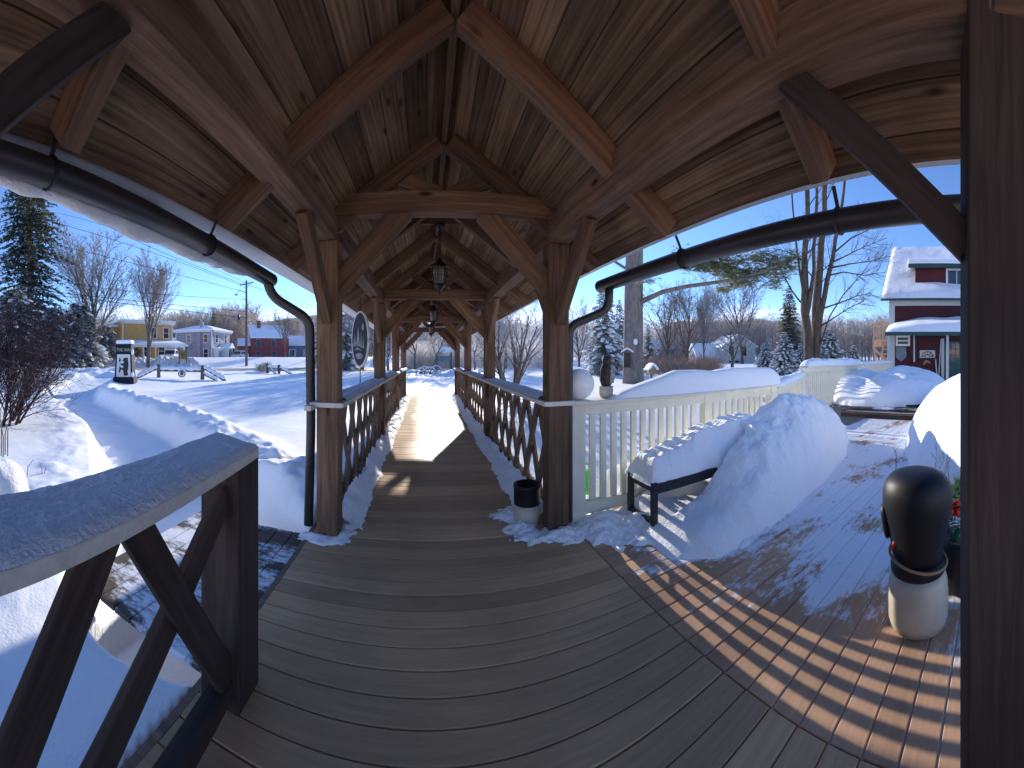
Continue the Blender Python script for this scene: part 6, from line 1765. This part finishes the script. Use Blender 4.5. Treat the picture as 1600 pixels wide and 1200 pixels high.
for u, v, r, rad, yaw, lb in ((657, 583, 32.0, 0.40, 0.25, 'leftmost old wagon wheel half sunk in snow beyond the walkway'), (663.5, 581, 33.6, 0.42, -0.2, 'rear wagon wheel partly hidden behind the two left wheels'),
                        (672, 583, 31.8, 0.47, 0.0, 'front middle wagon wheel half sunk in the snow'), (681, 581, 33.0, 0.50, 0.4, 'rightmost and largest wagon wheel, sunlit rim')):
    wheel(pt(u, v, r), rad, yaw, lb, GW)
wheel(at(284, 24.2, 0.42), 0.22, 0.1, 'small wagon wheel leaning under the middle rail of the log fence', 'small wheels')
# oval roadside sign seen through the walkway end
rs = empty('roadside_sign', at(694, 38, 0), 'snow capped hanging sign on two posts beyond the wagon wheels', 'sign')
f = Frame(694, 38, tz(*at(694, 38).xy), 0)
for x in (-0.75, 0.75): part('post', f, MB().mm((x - 0.06, -0.06, -0.4), (x + 0.06, 0.06, 1.9)), 'log_grey', rs)
part('board', f, MB().mm((-0.68, -0.03, 0.95), (0.68, 0.03, 1.55)), 'shield_grey', rs)
m = MB(); m.prism([(-1.0, 1.905), (1.0, 1.905), (0.9, 2.15), (0.5, 2.4), (0, 2.5), (-0.5, 2.4), (-0.9, 2.15)], lambda a, b, k: (a, k, b), -0.3, 0.3); part('snow_cap', f, m, 'snow', rs)
# wooden roadside sign by the grey house
ws = empty('wooden_sign', at(285, 47.5, 0.3), 'small brown and gold hanging sign board beside the road in front of the grey house', 'sign')
f = Frame(285.5, 48.5, 1.1, 0)
for x in (-0.48, 0.48): part('post', f, MB().mm((x - 0.06, -0.06, -1.4), (x + 0.06, 0.06, 1.75)), 'log_grey', ws)
part('board', f, MB().mm((-0.41, -0.04, 0.1), (0.41, 0.04, 1.3)), 'gold', ws)
part('snow_cap', f, MB().mm((-0.6, -0.15, 1.755), (0.6, 0.15, 2.0)), 'snow', ws, bevel=0.08)
m = MB()
for k in range(9):
    a = k * 2.2; m.prism([(0.06 * math.cos(a) * k * 0.5 + 0.07 * math.cos(t), 0.7 + 0.09 * math.sin(a) * k * 0.5 + 0.06 * math.sin(t)) for t in np.linspace(0, 2 * math.pi, 7)[:-1]], lambda p, q, s: f(p, -s, q), 0.041, 0.05)
m.build('motif', 'sign_black', ws)

# utility pole, street light, wires
up = at(385, 53); uz = tz(up.x, up.y)
po = empty('utility_pole', (up.x, up.y, uz), 'tall wooden utility pole with crossarm and street lamp beside the road', 'pole')
MB().tube([(up.x, up.y, uz - 0.3), (up.x, up.y, 12.6)], [0.21, 0.14], 10).build('pole', 'pole_wood', po, True)
dvec = Vector((math.cos(R(-18)), math.sin(R(-18)), 0))
top = Vector((up.x, up.y, 12.1))
MB().bar(top - dvec * 1.35, top + dvec * 1.35, 0.11, 0.13).build('crossarm', 'pole_wood', po)
for k in (-1.25, -0.55, 0.55, 1.25): MB().lathe([(0.05, 0.07), (0.06, 0.16), (0.03, 0.26)], 8, top + dvec * k).build('insulator', 'shield_grey', po)
m = MB(); m.tube([top - Vector((0, 0, 0.75)), top + dvec * 0.9 + Vector((0, 0, -0.08))], 0.02, 5).tube([top - Vector((0, 0, 0.75)), top - dvec * 0.9 + Vector((0, 0, -0.08))], 0.02, 5); m.build('arm_brace', 'black_iron', po)
lb_ = pt(384, 458, 53)
ar = MB().tube(arcpath([lb_, lb_ + Vector((-0.8, -0.5, 0.5)), pt(371, 460, 52.5)], 0.3), 0.035, 6).build('lamp_arm', 'shield_grey', po)
hd_ = pt(369, 460.5, 52.5); 
hm = MB().lathe([(0.03, 0.14), (0.16, 0.08), (0.24, -0.02), (0.12, -0.12), (0.02, -0.14)], 12, hd_).build('lamp_head', 'shield_grey', ar, True)
MB().lathe([(0.02, 0.5), (0.16, 0.45), (0.16, -0.2), (0.05, -0.3)], 12, pt(373, 497, 52)).build('transformer', 'black_iron', po, True)
p2 = at(-75, 27); 
pole2 = [(k, z) for k, z in ((0, 15.8), (1, 14.0), (2, 12.4), (3, 8.3), (4, 7.9))]
wires = [((85, 332), (205, 367), (383, 442)), ((0, 326), (200, 382), (378, 446)), ((60, 376), (230, 417), (386, 457)), ((85, 437), (230, 458), (384, 468)), ((60, 452), (210, 470), (384, 487)), ((75, 460), (250, 481), (384, 497)), ((190, 365), (280, 405), (384, 446))]
LBW = ['uppermost overhead wire crossing the left sky to the pole crossarm', 'second overhead wire below the top one, ending at the crossarm', 'overhead wire in the middle of the left sky', 'flat overhead wire just below the street lamp', 'sagging cable reaching the pole well under the lamp', 'lowest sagging cable over the yellow house roof', 'short steep overhead wire left of the crossarm']
for i, (a, b, c) in enumerate(wires):
    pc = pt(c[0], c[1], 53); pb = pt(b[0], b[1], 43); pa = pt(a[0], a[1], 37)
    # fit a parabola through the three points and extend it past the frame edge
    pts = []
    for t in np.linspace(-0.55, 1, 26):
        l0 = (t - 0.5) * (t - 1) / 0.5; l1 = -(t) * (t - 1) / 0.25; l2 = t * (t - 0.5) / 0.5
        pts.append(pa * l0 + pb * l1 + pc * l2)
    m = MB().tube(pts, 0.024 if i < 4 or i == 6 else 0.036, 4, False)
    tag(m.build('overhead_wire', 'wire'), LBW[i], 'wire', 'overhead wires')
for i, (c, d, lb) in enumerate((((386, 445), (640, 520), 'overhead wire running right from the pole behind the downspout'), ((386, 487), (640, 530), 'lower cable running right from the pole toward the barn red house'))):
    pa = pt(*c, 53); pb = pt(*d, 130); md = pa.lerp(pb, 0.5) - Vector((0, 0, 1.0))
    m = MB().tube([pa, pa.lerp(md, 0.5) - Vector((0, 0, .2)), md, md.lerp(pb, 0.5) - Vector((0, 0, .2)), pb], 0.026, 4, False)
    tag(m.build('overhead_wire', 'wire'), lb, 'wire', 'overhead wires')

# snow dusted car by the porch
def car(u, r, z, yaw, label):
    f = Frame(u, r, z, yaw); t = empty('parked_car', f.o, label, 'car', 'parked cars')
    m = MB(); prof = [(-2.2, 0.35), (-2.25, 0.75), (-2.1, 0.95), (-1.2, 1.02), (-0.75, 1.6), (1.3, 1.66), (1.95, 1.1), (2.2, 1.0), (2.22, 0.4)]
    m.prism(prof, lambda a, b, k: (a, k, b), -0.85, 0.85); part('body', f, m, 'car_white', t, bevel=0.06)
    m = MB()
    for k in (-0.853, 0.853): m.prism([(-1.05, 1.05), (-0.7, 1.52), (1.25, 1.56), (1.65, 1.12)], lambda a, b, q: (a, q, b), min(k, k * 0.99), max(k, k * 0.99))
    m.add([(2.0, -0.7, 1.12), (2.0, 0.7, 1.12), (1.42, 0.68, 1.60), (1.42, -0.68, 1.60)], [(0, 1, 2, 3)])
    m.add([(-1.23, -0.72, 1.05), (-0.80, -0.68, 1.56), (-0.80, 0.68, 1.56), (-1.23, 0.72, 1.05)], [(0, 1, 2, 3)])
    part('windows', f, m, 'window_glass', t)
    for x in (-1.4, 1.4):
        for y in (-0.80, 0.80):
            w_ = MB().tube([(x, y - 0.11, 0.34), (x, y + 0.11, 0.34)], 0.34, 16); wo = part('wheel', f, w_, 'car_dark', t)
            part('rim', f, MB().tube([(x, y - 0.12, 0.34), (x, y + 0.12, 0.34)], 0.18, 10), 'shield_grey', wo)
    for y in (-0.6, 0.6): part('headlight', f, MB().mm((-2.27, y - 0.15, 0.72), (-2.19, y + 0.15, 0.86)), 'sign_white', t)
    m = MB(); m.mm((-0.7, -0.75, 1.64), (1.25, 0.75, 1.76)); part('snow_cover', f, m, 'snow', t, bevel=0.05)
car(267, 56.0, 0.9, R(80), 'snow dusted white car parked at the right end of the yellow house porch')
car(375, 74.0, 1.0, R(60), 'dark shadowed snowy car behind the base of the utility pole')
